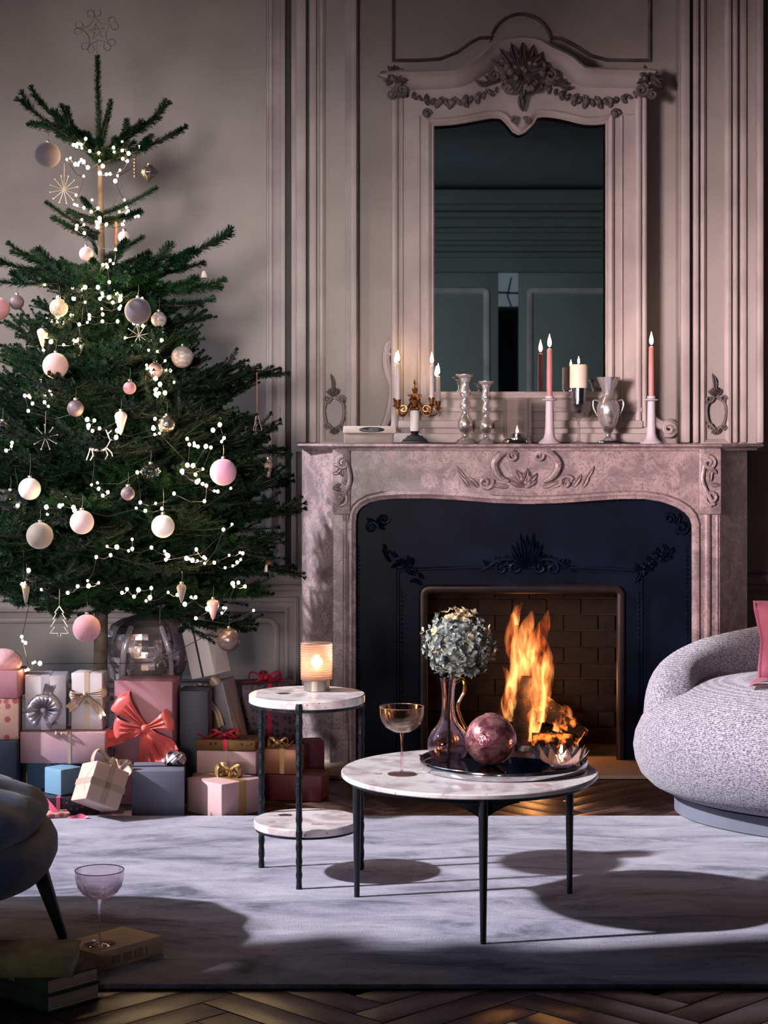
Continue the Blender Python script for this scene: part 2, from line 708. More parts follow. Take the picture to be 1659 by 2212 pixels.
def rrect(x0, x1, z0, z1, r, n=6):
    out = []
    for (cx, cz, a0) in ((x1 - r, z0 + r, -PI / 2), (x1 - r, z1 - r, 0), (x0 + r, z1 - r, PI / 2), (x0 + r, z0 + r, PI)):
        for k in range(n + 1):
            a = a0 + PI / 2 * k / n
            out.append((cx + r * math.cos(a), cz + r * math.sin(a)))
    return out


def door_leaf(name, x0, x1, label):
    d = MB()
    d.bbox(x0, x1, YF - 0.05, YF + 0.0, 0.01, dz1 - 0.005, 0.006)
    o = struct(d.build(name, M['door']), label)
    pm = MB()
    for (a, b) in ((0.2, 0.95), (1.15, dz1 - 0.16)):
        pts = rrect(x0 + 0.1, x1 - 0.1, a, b, 0.03)
        # the moulding faces +y here
        base = len(pm.v)
        pm.sweep(pts, [(-0.03, 0), (-0.02, -0.018), (0.0, -0.022), (0.02, -0.012), (0.03, 0)], YF, True)
    pm.build('door_moulding', M['trim'], o)
    h = MB()
    h.ball((x0 + 0.04 if x0 > 1 else x1 - 0.04, YF + 0.05, 1.02), 0.022)
    h.build('door_knob', M['brass'], o)
    return o


door_leaf('door_1', dx0, XW(1076, RD), 'grey panelled door leaf seen in the mirror, left of the gap')
door_leaf('door_2', XW(1120, RD), dx1, 'grey panelled door leaf seen in the mirror, right of the gap')
# passage behind the door gap
hl = MB()
hl.box(0.2, 2.2, YF - 1.4, YF - 1.3, 0, ZC)
hl.box(0.1, 0.2, YF - 1.4, YF - 0.1, 0, ZC)
hl.box(2.2, 2.3, YF - 1.4, YF - 0.1, 0, ZC)
hl.box(0.1, 2.3, YF - 1.4, YF - 0.1, ZC, ZC + 0.05)
struct(hl.build('wall_passage', M['backwall'], smooth=0), 'dim passage beyond the door gap')
RD2 = RD + 1.28
tw = MB()
tw.box(XW(1070, RD2), XW(1122, RD2), YF - 1.3, YF - 1.285, ZW(662, RD2), ZW(585, RD2))
wo = struct(tw.build('window_3', emit('dusk_pane', (0.42, 0.5, 0.56, 1), 0.28), smooth=0), 'small lit pane glimpsed through the door gap')
tf = MB()
tf.tube([(XW(1104, RD2), YF - 1.28, ZW(600, RD2)), (XW(1096, RD2), YF - 1.28, ZW(640, RD2)), (XW(1104, RD2), YF - 1.28, ZW(662, RD2))], 0.008)
tf.tube([(XW(1070, RD2), YF - 1.28, ZW(632, RD2)), (XW(1122, RD2), YF - 1.28, ZW(634, RD2))], 0.01)
tf.build('glazing_bar', M['blackmatte'], wo)

# ---- back wall to either side of the chimney breast
bx0, bx1 = XW(638, DC), XW(1646, DC)
wb = MB()
wb.box(XL - 0.1, bx0 + 0.05, YB, YB + 0.1, 0, ZC)
wb.box(bx1 - 0.05, XR + 0.1, YB, YB + 0.1, 0, ZC)
wback = struct(wb.build('wall_back', M['wall'], smooth=0), 'greige panelled wall behind the tree')
PROF = [(-0.030, 0), (-0.026, 0.012), (-0.016, 0.018), (-0.006, 0.012), (0.004, 0.014), (0.014, 0.026), (0.024, 0.022), (0.030, 0)]
PROF_S = [(-0.012, 0), (-0.008, 0.008), (0.0, 0.011), (0.008, 0.008), (0.012, 0)]


def panel_moulding(name, pts, prof, y, parent, closed=True, m='trim'):
    q = MB()
    q.sweep(pts, prof, y, closed)
    return q.build(name, M[m], parent)


zt = 3.12
panel_moulding('panel_moulding', rect(-2.3, XW(596, YB), ZW(1196, YB), zt), PROF, YB, wback)
panel_moulding('panel_moulding', rect(-2.25, XW(582, YB), ZW(1182, YB), zt - 0.06), PROF_S, YB, wback)
panel_moulding('panel_moulding', rect(-1.75, XW(630, YB), ZW(1492, YB), ZW(1306, YB)), PROF, YB, wback)
panel_moulding('panel_moulding', rrect(-1.66, XW(598, YB), ZW(1466, YB), ZW(1340, YB), 0.035), PROF_S, YB, wback)
panel_moulding('panel_moulding', rect(bx1 + 0.12, 3.3, ZW(1492, YB), ZW(1306, YB)), PROF, YB, wback)
panel_moulding('panel_moulding', rect(bx1 + 0.12, 3.3, ZW(1196, YB), zt), PROF, YB, wback)
vs = MB()
vs.bbox(XW(606, YB), XW(617, YB), YB - 0.022, YB, ZW(1240, YB), ZC, 0.004)
vs.bbox(XW(630, YB), XW(641, YB), YB - 0.03, YB, ZW(1240, YB), ZC, 0.004)
vs.build('vertical_bead', M['trim'], wback)
gv = MB()
gv.bbox(XW(618, YB), XW(630, YB), YB - 0.006, YB, ZW(1240, YB), ZC, 0.001)
gv.build('groove', M['groove'], wback)  # raised dark strip, painted as the shade of a recessed line
for (a, b, nm) in ((XL, bx0 + 0.04, 'trim_1'), (bx1 - 0.04, XR, 'trim_2')):
    t = MB()
    t.bbox(a, b, YB - 0.04, YB, ZW(1262, YB), ZW(1240, YB), 0.008)
    t.bbox(a, b, YB - 0.022, YB, ZW(1274, YB), ZW(1262, YB), 0.004)
    struct(t.build(nm, M['trim']), 'moulded dado rail along the panelled wall')
for (a, b, nm) in ((XL, bx0 + 0.04, 'baseboard_left'), (bx1 - 0.04, XR, 'baseboard_right')):
    t = MB()
    t.bbox(a, b, YB - 0.025, YB, 0, 0.13, 0.004)
    t.bbox(a, b, YB - 0.018, YB, 0.13, 0.15, 0.006)
    struct(t.build(nm, M['trim']), 'painted baseboard of the panelled wall')

# ---- chimney breast above the mantel
cbm = MB()
zM = 1.128              # top of the mantel shelf
cbm.box(bx0, XW(773, DC), DC, YB + 0.1, zM - 0.03, ZC)
cbm.box(XW(1466, DC), bx1, DC, YB + 0.1, zM - 0.03, ZC)
cbm.box(XW(773, DC), XW(1466, DC), DR, YB + 0.1, zM - 0.03, ZC)
breast = struct(cbm.build('wall_chimney_breast', M['wall'], smooth=0), 'painted chimney breast with narrow panels and carved ornaments')
# narrow panels on both sides
panel_moulding('panel_moulding', rect(XW(697, DC), XW(752, DC), zM + 0.004, zt), [(-0.012, 0), (-0.01, 0.012), (0, 0.016), (0.008, 0.009), (0.012, 0)], DC, breast)
panel_moulding('panel_moulding', rect(XW(1519, DC), XW(1572, DC), zM + 0.004, zt), [(-0.012, 0), (-0.01, 0.012), (0, 0.016), (0.008, 0.009), (0.012, 0)], DC, breast)
st = MB()
for (a, b, o) in ((640, 662, 0.03), (668, 684, 0.018), (757, 771, 0.03), (1468, 1488, 0.03), (1496, 1508, 0.02), (1582, 1592, 0.02), (1598, 1612, 0.012), (1632, 1646, 0.035)):
    st.bbox(XW(a, DC), XW(b, DC), DC - o, DC, zM + 0.002, ZC, 0.006)
st.build('vertical_bead', M['trim'], breast)
gm = MB()
for (a, b) in ((662, 667), (1489, 1495), (1514, 1518)):
    gm.bbox(XW(a, DC), XW(b, DC), DC - 0.003, DC, zM + 0.002, ZC, 0.0005)
gm.build('groove', M['groove'], breast)  # thin dark strips painted as shade between the beads


# ---- carved ornament helpers (relief on a wall plane facing -y)
def scroll(mb, cx, cz, r, y, rad, a0=0.0, turns=1.4, d=1, out=0.012):
    pts, rr = [], []
    n = int(14 * turns) + 4
    for k in range(n + 1):
        t = k / n
        a = a0 + d * 2 * PI * turns * t
        q = r * (1 - 0.82 * t)
        pts.append((cx + q * math.cos(a), y - out * (0.6 + 0.6 * t), cz + q * math.sin(a)))
        rr.append(rad * (1.1 - 0.45 * t))
    mb.tube(pts, rr, 6)


def leaf(mb, bx, bz, ang, L, w, y, out=0.012, curl=0.3):
    """pointed relief leaf: ridge raised, edges on the wall"""
    n = 6
    rows = []
    for k in range(n + 1):
        t = k / n
        a = ang + curl * t
        cx = bx + L * t * math.cos(ang + curl * t * 0.5)
        cz = bz + L * t * math.sin(ang + curl * t * 0.5)
        ww = w * math.sin(PI * min(1, 0.12 + 0.88 * t)) ** 0.8 + 0.0005
        px, pz = -math.sin(a), math.cos(a)
        h = out * (0.55 + 0.6 * math.sin(PI * t)) * (1.0 if t < 0.99 else 0.6)
        rows.append([(cx - px * ww, y + 0.001, cz - pz * ww), (cx - px * ww * 0.55, y - h * 0.8, cz - pz * ww * 0.55), (cx, y - h * 0.55, cz),
                     (cx + px * ww * 0.55, y - h, cz + pz * ww * 0.55), (cx + px * ww, y + 0.001, cz + pz * ww)])
    mb.grid(rows)


def swag(mb, x0, z0, x1, z1, sag, y, n=12, r=0.009):
    for k in range(n + 1):
        t = k / n
        x = x0 + (x1 - x0) * t
        z = z0 + (z1 - z0) * t - sag * math.sin(PI * t)
        q = r * (0.75 + 0.5 * math.sin(PI * t)) * (1.25 if k % 2 else 0.8)
        mb.ball((x, y - q * 0.7, z), q, 8, 6)
        leaf(mb, x, z, random.uniform(-2.4, -0.7), q * 2.2, q * 0.8, y - 0.004, 0.008)
        leaf(mb, x, z, random.uniform(0.7, 2.4), q * 2.0, q * 0.8, y - 0.004, 0.008)


# ---- overmantel: boards, mirror, mouldings, carving
om = thing('overmantel_mirror', 'tall carved overmantel mirror with arched crown above the mantelpiece', 'mirror', (0, 0, 0))


def pxs(pts, D):
    return [(XW(x, D), ZW(y, D)) for x, y in pts]


mt = [(905, 262), (927, 259), (976, 256), (1019, 249), (1059, 242), (1086, 244), (1104, 259), (1121, 277), (1141, 261), (1153, 244), (1176, 239), (1215, 244), (1262, 255), (1298, 255), (1319, 248), (1340, 246)]
mtop = [(p.x, p.y) for p in smooth_path([Vector(q) for q in pxs(mt, DB)], 4)]
f_mt = interp(mtop)
ct = [(840, 168), (851, 166), (971, 162), (1010, 150), (1037, 132), (1063, 108), (1090, 96), (1125, 92), (1160, 96), (1182, 109), (1229, 132), (1250, 149), (1275, 159), (1394, 162), (1410, 164)]
ctop = [(p.x, p.y) for p in smooth_path([Vector(q) for q in pxs(ct, DB)], 4)]
f_ct = interp(ctop)
ml, mr = XW(924, DB), XW(1322, DB)
fl_, fr_ = XW(847, DB), XW(1398, DB)
zb_m = ZW(860, DB)
b = MB()
b.box(fl_, ml, DB, DR, zM + 0.002, f_mt(ml) + 0.001)
b.box(mr, fr_, DB, DR, zM + 0.002, f_mt(mr) + 0.001)
xs = [fl_ + (fr_ - fl_) * k / 60 for k in range(61)]
b.slab(sorted(xs + [ml, mr]), lambda x: f_mt(min(max(x, ml), mr)), f_ct, DB, DR)
b.box(ml, mr, DB, DR, zM + 0.002, zb_m)
b.build('board', M['trim'], om, smooth=20)
g = MB()
g.box(ml - 0.005, mr + 0.005, DC - 0.012, DC - 0.006, zb_m - 0.005, ZW(236, DB))
g.build('mirror_glass', M['mirror'], om, smooth=0)
# inner moulding round the glass
inner = [(ml, zb_m)] + [(mr, zb_m)] + [p for p in reversed(mtop) if ml < p[0] < mr]
inner = [(mr, zb_m), (mr, f_mt(mr))] + [p for p in reversed(mtop) if ml + 0.004 < p[0] < mr - 0.004] + [(ml, f_mt(ml)), (ml, zb_m)]
q = MB()
q.sweep(inner, [(-0.004, -0.02), (-0.006, 0.008), (0.002, 0.014), (0.010, 0.010), (0.014, 0.004), (0.020, 0.006), (0.024, 0)], DB, True)
q.build('inner_moulding', M['trim'], om)
# outer rolls beside the boards
for (a, r) in ((853, 0.014), (868, 0.006), (1379, 0.013), (1392, 0.010), (905, 0.005), (1343, 0.005)):
    x = XW(a, DB)
    q = MB()
    q.tube([(x, DB - 0.001, zM + 0.06), (x, DB - 0.001, ZW(205 if r > 0.0055 else 250, DB))], r, 10)
    q.build('roll_moulding', M['trim'], om)
# lower rail mouldings
q = MB()
q.bbox(XW(860, DB), XW(1388, DB), DB - 0.012, DB, ZW(890, DB), ZW(880, DB), 0.004)
q.bbox(XW(860, DB), XW(1388, DB), DB - 0.018, DB, ZW(925, DB), ZW(908, DB), 0.006)
q.bbox(XW(852, DB), XW(1396, DB), DB - 0.028, DB, zM + 0.002, ZW(936, DB), 0.006)
q.build('lower_rail', M['trim'], om)
# crown cornice
q = MB()
cpath = [p for p in ctop if fl_ - 0.02 <= p[0] <= fr_ + 0.02]
q.sweep(list(reversed(cpath)), [(-0.012, 0), (-0.014, 0.05), (-0.004, 0.062), (0.004, 0.05), (0.012, 0.038), (0.026, 0.030), (0.044, 0.010), (0.05, 0)], DB)
q.build('crown_moulding', M['trim'], om)
# raised arched fillet above the crown and the panel over it
ap = [(850, -60), (850, 131), (900, 131), (950, 128), (988, 113), (1016, 92), (1038, 82), (1061, 82)]
arc = [(1125 + 66 * math.cos(a), 97 - 66 * math.sin(a)) for a in [math.radians(t) for t in range(168, 11, -12)]]
ap2 = [(1190, 82), (1212, 84), (1243, 100), (1275, 120), (1310, 130), (1360, 131), (1403, 131), (1403, -60)]
q = MB()
q.sweep(list(reversed(pxs(ap + arc + ap2, DR))), [(-0.006, 0), (-0.005, 0.012), (0, 0.016), (0.004, 0.012), (0.006, 0)], DR)
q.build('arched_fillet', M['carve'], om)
# carving: central shell spray, corners, swags
c = MB()
X0, Z0 = XW(1127, DB), ZW(168, DB)
yf = DB - 0.03
for k in range(15):
    a = PI * (0.02 + 0.96 * k / 14)
    leaf(c, X0, Z0 + 0.005, a, 0.10 + 0.025 * math.sin(3 * k), 0.017, yf, 0.035, 0.35 * math.cos(a))
for k in range(11):
    a = -PI * (0.08 + 0.84 * k / 10)
    leaf(c, X0, Z0 - 0.002, a, 0.065 + 0.03 * (1 if k == 5 else 0) + 0.01 * math.sin(2.2 * k), 0.013, yf, 0.03, 0.3 * math.cos(a))
for k in range(16):
    a = random.uniform(0, 2 * PI)
    d = random.uniform(0.01, 0.055)
    c.ball((X0 + d * 1.3 * math.cos(a), yf - 0.03, Z0 + d * math.sin(a)), random.uniform(0.008, 0.016), 8, 6)
for s in (-1, 1):
    scroll(c, X0 + s * 0.065, Z0 + 0.035, 0.026, yf - 0.01, 0.008, PI / 2, 1.3, s)
    scroll(c, X0 + s * 0.10, Z0 + 0.0, 0.022, yf - 0.005, 0.007, PI / 2, 1.3, -s)
    scroll(c, X0 + s * 0.05, Z0 - 0.045, 0.02, yf, 0.006, 0, 1.3, s)
    for k in range(6):
        leaf(c, X0 + s * (0.08 + 0.012 * k), Z0 - 0.01 - 0.005 * k, (0 if s > 0 else PI) + random.uniform(-0.8, 0.8), 0.04, 0.009, yf + 0.01, 0.02)
for (px, py) in ((1127, 215), (1124, 228)):
    leaf(c, XW(px, DB), ZW(py - 20, DB), -PI / 2, 0.06, 0.012, yf + 0.012, 0.02)
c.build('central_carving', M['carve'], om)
for (cx, sx) in ((852, -1), (1400, 1)):
    c = MB()
    X1, Z1 = XW(cx, DB), ZW(180, DB)
    for k in range(15):
        a = random.uniform(-0.6, 3.7)
        leaf(c, X1, Z1 + 0.01, a, random.uniform(0.03, 0.062), 0.011, yf + 0.005, 0.028, random.uniform(-0.6, 0.6))
    scroll(c, X1 - sx * 0.028, Z1 - 0.03, 0.026, yf + 0.01, 0.009, PI / 2, 1.5, -sx)
    scroll(c, X1 + sx * 0.012, Z1 - 0.045, 0.018, yf + 0.01, 0.007, PI / 2, 1.5, sx)
    for k in range(6):
        c.ball((X1 + random.uniform(-0.03, 0.03), yf - 0.018, Z1 + random.uniform(-0.02, 0.04)), random.uniform(0.006, 0.012), 8, 6)
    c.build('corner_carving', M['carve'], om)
for (xa, ya, xb, yb_) in ((880, 205, 1085, 188), (1172, 186, 1372, 205)):
    c = MB()
    swag(c, XW(xa, DB), ZW(ya, DB), XW(xb, DB), ZW(yb_, DB), 0.042, DB - 0.004, 15, 0.0085)
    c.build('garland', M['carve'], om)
# small corner bosses and the drop at the top of the glass
for px in (921, 1327):
    c = MB()
    c.ball((XW(px, DB), DB - 0.012, ZW(247, DB)), (0.014, 0.012, 0.014), 10, 8)
    scroll(c, XW(px, DB), ZW(247, DB), 0.018, DB - 0.006, 0.005, 0, 1.2, 1)
    c.build('corner_boss', M['carve'], om)
c = MB()
scroll(c, XW(1110, DB), ZW(262, DB), 0.014, DB - 0.012, 0.005, 0.5, 1.3, 1)
scroll(c, XW(1137, DB), ZW(263, DB), 0.014, DB - 0.012, 0.005, PI - 0.5, 1.3, -1)
c.build('drop_scroll', M['carve'], om)
# scrolled feet on the mantel at both sides of the frame
for s, xc in ((-1, 838), (1, 1412)):
    c = MB()
    if s < 0:
        pts = pxs([(850, 730), (838, 748), (834, 775), (840, 805), (850, 835), (846, 870), (836, 905), (826, 930)], DB)
    else:
        pts = pxs([(1398, 830), (1404, 862), (1410, 890), (1420, 908), (1438, 918), (1455, 915), (1466, 922), (1460, 936), (1442, 938)], DB)
    sp = smooth_path([Vector((p[0], DR - 0.03, p[1])) for p in pts], 4)
    c.tube(sp, [0.013 + 0.006 * math.sin(PI * k / (len(sp) - 1)) for k in range(len(sp))], 8)
    if s < 0:
        scroll(c, XW(846, DB), ZW(752, DB), 0.028, DR - 0.03, 0.008, PI / 2, 1.3, 1)
    else:
        scroll(c, XW(1452, DB), ZW(926, DB), 0.024, DR - 0.035, 0.009, 0, 1.4, 1)
    c.build('side_scroll', M['trim'], om)
# carved cartouches at the foot of the narrow panels
for xc in (722, 1546):
    c = MB()
    X1 = XW(xc, DC)
    zc = ZW(892, DC)
    for s in (-1, 1):
        pts = [(X1 + s * 0.006, DC - 0.012, zc + 0.055), (X1 + s * 0.03, DC - 0.014, zc + 0.035), (X1 + s * 0.036, DC - 0.014, zc), (X1 + s * 0.026, DC - 0.014, zc - 0.04), (X1 + s * 0.004, DC - 0.012, zc - 0.058)]
        sp = smooth_path(pts, 4)
        c.tube(sp, 0.0055, 6)
        scroll(c, X1 + s * 0.026, zc + 0.05, 0.014, DC - 0.006, 0.004, 0, 1.3, s)
        scroll(c, X1 + s * 0.026, zc - 0.05, 0.012, DC - 0.006, 0.004, 0, 1.3, -s)
        for k in range(4):
            leaf(c, X1 + s * 0.03, zc - 0.03 + 0.022 * k, (0.3 if s > 0 else PI - 0.3) + random.uniform(-0.5, 0.5), 0.022, 0.006, DC, 0.012)
    for k in range(7):
        a = PI / 2 + (k - 3) * 0.28
        leaf(c, X1, zc + 0.06, a, 0.035 + 0.03 * (k == 3), 0.007, DC, 0.016)
    leaf(c, X1, zc + 0.09, PI / 2, 0.055, 0.008, DC, 0.014, 0.5)
    for k in range(5):
        leaf(c, X1, zc - 0.055, -PI / 2 + (k - 2) * 0.4, 0.026, 0.006, DC, 0.014)
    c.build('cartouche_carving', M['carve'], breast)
# ================================================================ fireplace
fp = thing('fireplace', 'pink veined marble fireplace with dark cast iron insert and brick firebox', 'fireplace', (0, 0, 0))
op = [(752, 1660), (752, 1130), (754, 1108), (760, 1094), (772, 1081), (792, 1070), (822, 1063), (865, 1060), (930, 1060), (1000, 1064), (1070, 1070), (1140, 1072),
      (1210, 1070), (1280, 1065), (1340, 1061), (1392, 1061), (1432, 1067), (1466, 1079), (1490, 1094), (1504, 1110), (1511, 1130), (1512, 1660)]
opw = pxs(op, DF)
ox0, ox1 = opw[0][0], opw[-1][0]
arch = opw[1:-1]
f_op = interp(arch)
fx0, fx1 = XW(720, DF), XW(1555, DF)         # front face
ex0, ex1 = XW(652, DF + 0.16), XW(1614, DF + 0.16)   # canted ends at the wall
zs0, zs1 = ZW(966, 6.44), zM
z_l = zs0 - 0.001
# lintel
b = MB()
xs = sorted(set([ox0 + (ox1 - ox0) * k / 60 for k in range(61)] + [p[0] for p in arch if ox0 < p[0] < ox1]))
b.slab(xs, f_op, lambda x: z_l, DF, DF + 0.07)
b.build('lintel', M['marble'], fp, smooth=25)
# jambs with canted side faces
for (xa, xb, xe) in ((fx0, ox0, ex0), (fx1, ox1, ex1)):
    j = MB()
    ybk = DF + 0.16
    poly = [(xa, DF), (xb, DF), (xb, DF + 0.07), (xb, ybk), (xe, ybk)]
    n = len(poly)
    vs_ = [(p[0], p[1], 0.012) for p in poly] + [(p[0], p[1], z_l) for p in poly]
    fs_ = [tuple((i, (i + 1) % n, n + (i + 1) % n, n + i)) for i in range(n)] + [tuple(range(n)), tuple(range(n, 2 * n))]
    j.add(vs_, fs_)
    # return to the wall
    j.box(min(xe, xe + (0.02 if xe < 0.5 else -0.02)), max(xe, xe + (0.02 if xe < 0.5 else -0.02)), ybk, YB, 0.012, z_l)
    # plinth block
    s = -1 if xa < xb else 1
    j.box(min(xa + s * 0.012, xb), max(xa + s * 0.012, xb), DF - 0.014, DF, 0.012, 0.13)
    jo = j.build('jamb', M['marble'], fp, smooth=25)
    # pilaster rolls and fluting
    k = MB()
    if s > 0:
        for (px, r) in ((1527, 0.015), (1549, 0.006)):
            k.tube([(XW(px, DF), DF + 0.001, 0.13), (XW(px, DF), DF + 0.001, ZW(1105, DF))], r, 10)
    else:
        for (px, r) in ((745, 0.008),):
            k.tube([(XW(px, DF), DF + 0.001, 0.13), (XW(px, DF), DF + 0.001, ZW(1112, DF))], r, 10)
    k.build('pilaster_roll', M['marble'], jo)
# console blocks with carving at the corners
for (pa, pb2, s) in ((719, 757, -1), (1508, 1556, 1)):
    cblk = MB()
    cblk.bbox(XW(pa, DF), XW(pb2, DF), DF - 0.022, DF + 0.002, ZW(1111, DF), ZW(968, DF), 0.006)
    xc = XW((pa + pb2) / 2, DF)
    yk = DF - 0.02
    scroll(cblk, xc - s * 0.006, ZW(1000, DF), 0.024, yk, 0.007, PI / 2, 1.4, -s)
    scroll(cblk, xc + s * 0.004, ZW(1075, DF), 0.026, yk, 0.007, -PI / 2, 1.4, -s)
    sp = smooth_path([Vector((xc - s * 0.022, yk - 0.008, ZW(1005, DF))), Vector((xc - s * 0.03, yk - 0.01, ZW(1035, DF))), Vector((xc - s * 0.014, yk - 0.01, ZW(1062, DF))), Vector((xc + s * 0.012, yk - 0.008, ZW(1090, DF)))], 5)
    cblk.tube(sp, 0.008, 8)
    for kk in range(7):
        leaf(cblk, xc, ZW(1035 + random.randint(-30, 30), DF), random.uniform(0, 6.28), 0.034, 0.009, yk, 0.014)
    cblk.build('console', M['marble'], fp)
# opening moulding
q = MB()
q.sweep(list(reversed(opw)), [(-0.001, -0.05), (-0.002, 0.004), (0.004, 0.012), (0.012, 0.012), (0.018, 0.005), (0.026, 0.003), (0.028, -0.001)][::-1], DF)
q.build('opening_moulding', M['marble'], fp)
# shelf with canted ends
s = MB()
sy = 6.44
pl = [(XW(716, sy), sy), (XW(1560, sy), sy), (XW(1650, sy + 0.14), sy + 0.14), (XW(1654, sy + 0.2), DC), (XW(640, sy + 0.2), DC), (XW(642, sy + 0.14), sy + 0.14)]


def plate(mb, poly, levels):
    """stack of inset outlines: levels (inset, z)"""
    n = len(poly)
    cx = sum(p[0] for p in poly) / n
    vs_ = []
    for ins, z in levels:
        for k, p in enumerate(poly):
            if k in (3, 4):
                vs_.append((p[0] + (ins if p[0] < cx else -ins), p[1], z))
            else:
                vs_.append((p[0] + (ins if p[0] < cx else -ins), p[1] + ins, z))
    fs_ = []
    for i in range(len(levels) - 1):
        for k in range(n):
            fs_.append((i * n + k, i * n + (k + 1) % n, (i + 1) * n + (k + 1) % n, (i + 1) * n + k))
    fs_ += [tuple(reversed(range(n))), tuple(range((len(levels) - 1) * n, len(levels) * n))]
    mb.add(vs_, fs_)


plate(s, pl, [(0.022, zs0 - 0.012), (0.018, zs0 - 0.004), (0.004, zs0), (0.0, zs0 + 0.004), (0.0, zs1 - 0.004), (0.004, zs1)])
s.build('mantel_shelf', M['marble'], fp, smooth=30)
# carving on the lintel
c = MB()
yk = DF
X0 = XW(1135, DF)
for sgn in (-1, 1):
    sp = smooth_path([Vector((X0 + sgn * 0.03, yk - 0.012, ZW(980, DF))), Vector((X0 + sgn * 0.075, yk - 0.016, ZW(976, DF))), Vector((X0 + sgn * 0.112, yk - 0.016, ZW(1000, DF))),
                      Vector((X0 + sgn * 0.095, yk - 0.016, ZW(1028, DF))), Vector((X0 + sgn * 0.06, yk - 0.012, ZW(1040, DF)))], 5)
    c.tube(sp, [0.006 + 0.008 * math.sin(PI * k / (len(sp) - 1)) for k in range(len(sp))], 8)
    scroll(c, X0 + sgn * 0.045, ZW(985, DF), 0.02, yk - 0.004, 0.006, PI / 2, 1.3, -sgn)
    scroll(c, X0 + sgn * 0.14, ZW(1042, DF), 0.026, yk - 0.002, 0.007, 0.4, 1.2, sgn)
    for k in range(5):
        leaf(c, X0 + sgn * (0.06 + 0.035 * k), ZW(1052, DF), (0.25 if sgn > 0 else PI - 0.25) + 0.2 * sgn * k, 0.055, 0.011, yk, 0.014)
    leaf(c, X0 + sgn * 0.2, ZW(1040, DF), 0.7 if sgn > 0 else PI - 0.7, 0.07, 0.008, yk, 0.012, 0.5 * sgn)
for k in range(9):
    leaf(c, X0 - 0.005, ZW(1050, DF), PI * (0.1 + 0.8 * k / 8), 0.05 + 0.015 * (k % 2), 0.012, yk, 0.022)
for k in range(7):
    c.ball((X0 + random.uniform(-0.03, 0.03), yk - 0.014, ZW(1045, DF) + random.uniform(-0.01, 0.03)), random.uniform(0.006, 0.011), 8, 6)
c.build('lintel_carving', M['marble'], fp)
# hearth slab
hb = MB()
hb.bbox(XW(690, 6.23), XW(1400, 6.23) + 0.12, 6.225, 6.60, 0.001, 0.014, 0.003)
struct(hb.build('floor_hearth', M['hearth']), 'pale hearth slab before the fireplace')

# ---- cast iron insert
DI = DF + 0.05
hx0, hx1, hz1 = XW(906, DI), XW(1350, DI), ZW(1264, DI)
rc = 0.035
hole = [(hx0, 0.014), (hx0, hz1 - rc)] + [(hx0 + rc - rc * math.cos(PI / 2 * k / 6), hz1 - rc + rc * math.sin(PI / 2 * k / 6)) for k in range(1, 7)]
hole += [(hx1 - rc + rc * math.sin(PI / 2 * k / 6), hz1 - rc + rc * math.cos(PI / 2 * k / 6)) for k in range(0, 7)] + [(hx1, 0.014)]
f_h = interp([p for p in hole[1:-1]])
b = MB()
e = 0.012
b.box(ox0 - e, hx0, DI, DI + 0.025, 0.014, ZW(1130, DI) + 0.0)
b.box(hx1, ox1 + e, DI, DI + 0.025, 0.014, ZW(1130, DI) + 0.0)
f_oi = interp([(p[0], p[1] + 0.01) for p in arch])
xs = sorted(set([ox0 - e, ox1 + e] + [ox0 + (ox1 - ox0) * k / 50 for k in range(51)]))
b.slab(xs, lambda x: ZW(1130, DI), lambda x: max(ZW(1129, DI), f_oi(x)), DI, DI + 0.025)
xs = sorted(set([hx0 + (hx1 - hx0) * k / 30 for k in range(31)] + [p[0] for p in hole[1:-1]]))
b.slab(xs, f_h, lambda x: ZW(1130, DI), DI, DI + 0.025)
ins_ = b.build('iron_insert', M['iron'], fp, smooth=25)
ins_['label'] = 'blue black cast iron insert with raised floral ornament'
q = MB()
q.sweep(list(reversed(hole)), [(0.03, 0), (0.026, 0.010), (0.016, 0.014), (0.004, 0.012), (-0.002, 0.004), (-0.002, -0.04)], DI)
q.build('hole_rim', mat('bronzed_iron', rgb(50, 38, 36), 0.35, 0.6, var=0.3, vscale=20), ins_)
# stepped border following the marble opening
for (ins_px, nm) in ((0.03, 'border_bead'), (0.062, 'border_bead')):
    path = []
    for (x, z) in opw:
        path.append((x, z))
    q = MB()
    q.sweep(list(reversed(path)), [(-ins_px - 0.008, 0), (-ins_px - 0.004, 0.007), (-ins_px, 0.009), (-ins_px + 0.004, 0.007), (-ins_px + 0.008, 0)][::-1], DI)
    q.build(nm, M['iron'], ins_)
# inner raised panel frame
fr2 = [(XW(860, DI), 0.02), (XW(860, DI), ZW(1232, DI)), (XW(1000, DI), ZW(1226, DI)), (XW(1260, DI), ZW(1226, DI)), (XW(1386, DI), ZW(1232, DI)), (XW(1386, DI), 0.02)]
q = MB()
q.sweep(list(reversed(fr2)), [(-0.006, 0), (-0.003, 0.006), (0.003, 0.006), (0.006, 0)], DI)
q.build('inner_bead', M['iron'], ins_)
# beaded lines
q = MB()
for px in (868, 1379, 1483, 775):
    z = 0.06
    while z < ZW(1275 if px in (868, 1379) else 1180, DI):
        q.ball((XW(px, DI), DI - 0.002, z), 0.0055, 6, 4)
        z += 0.016
o = q.build('bead_row', M['iron'], ins_)
o['kind'] = 'stuff'
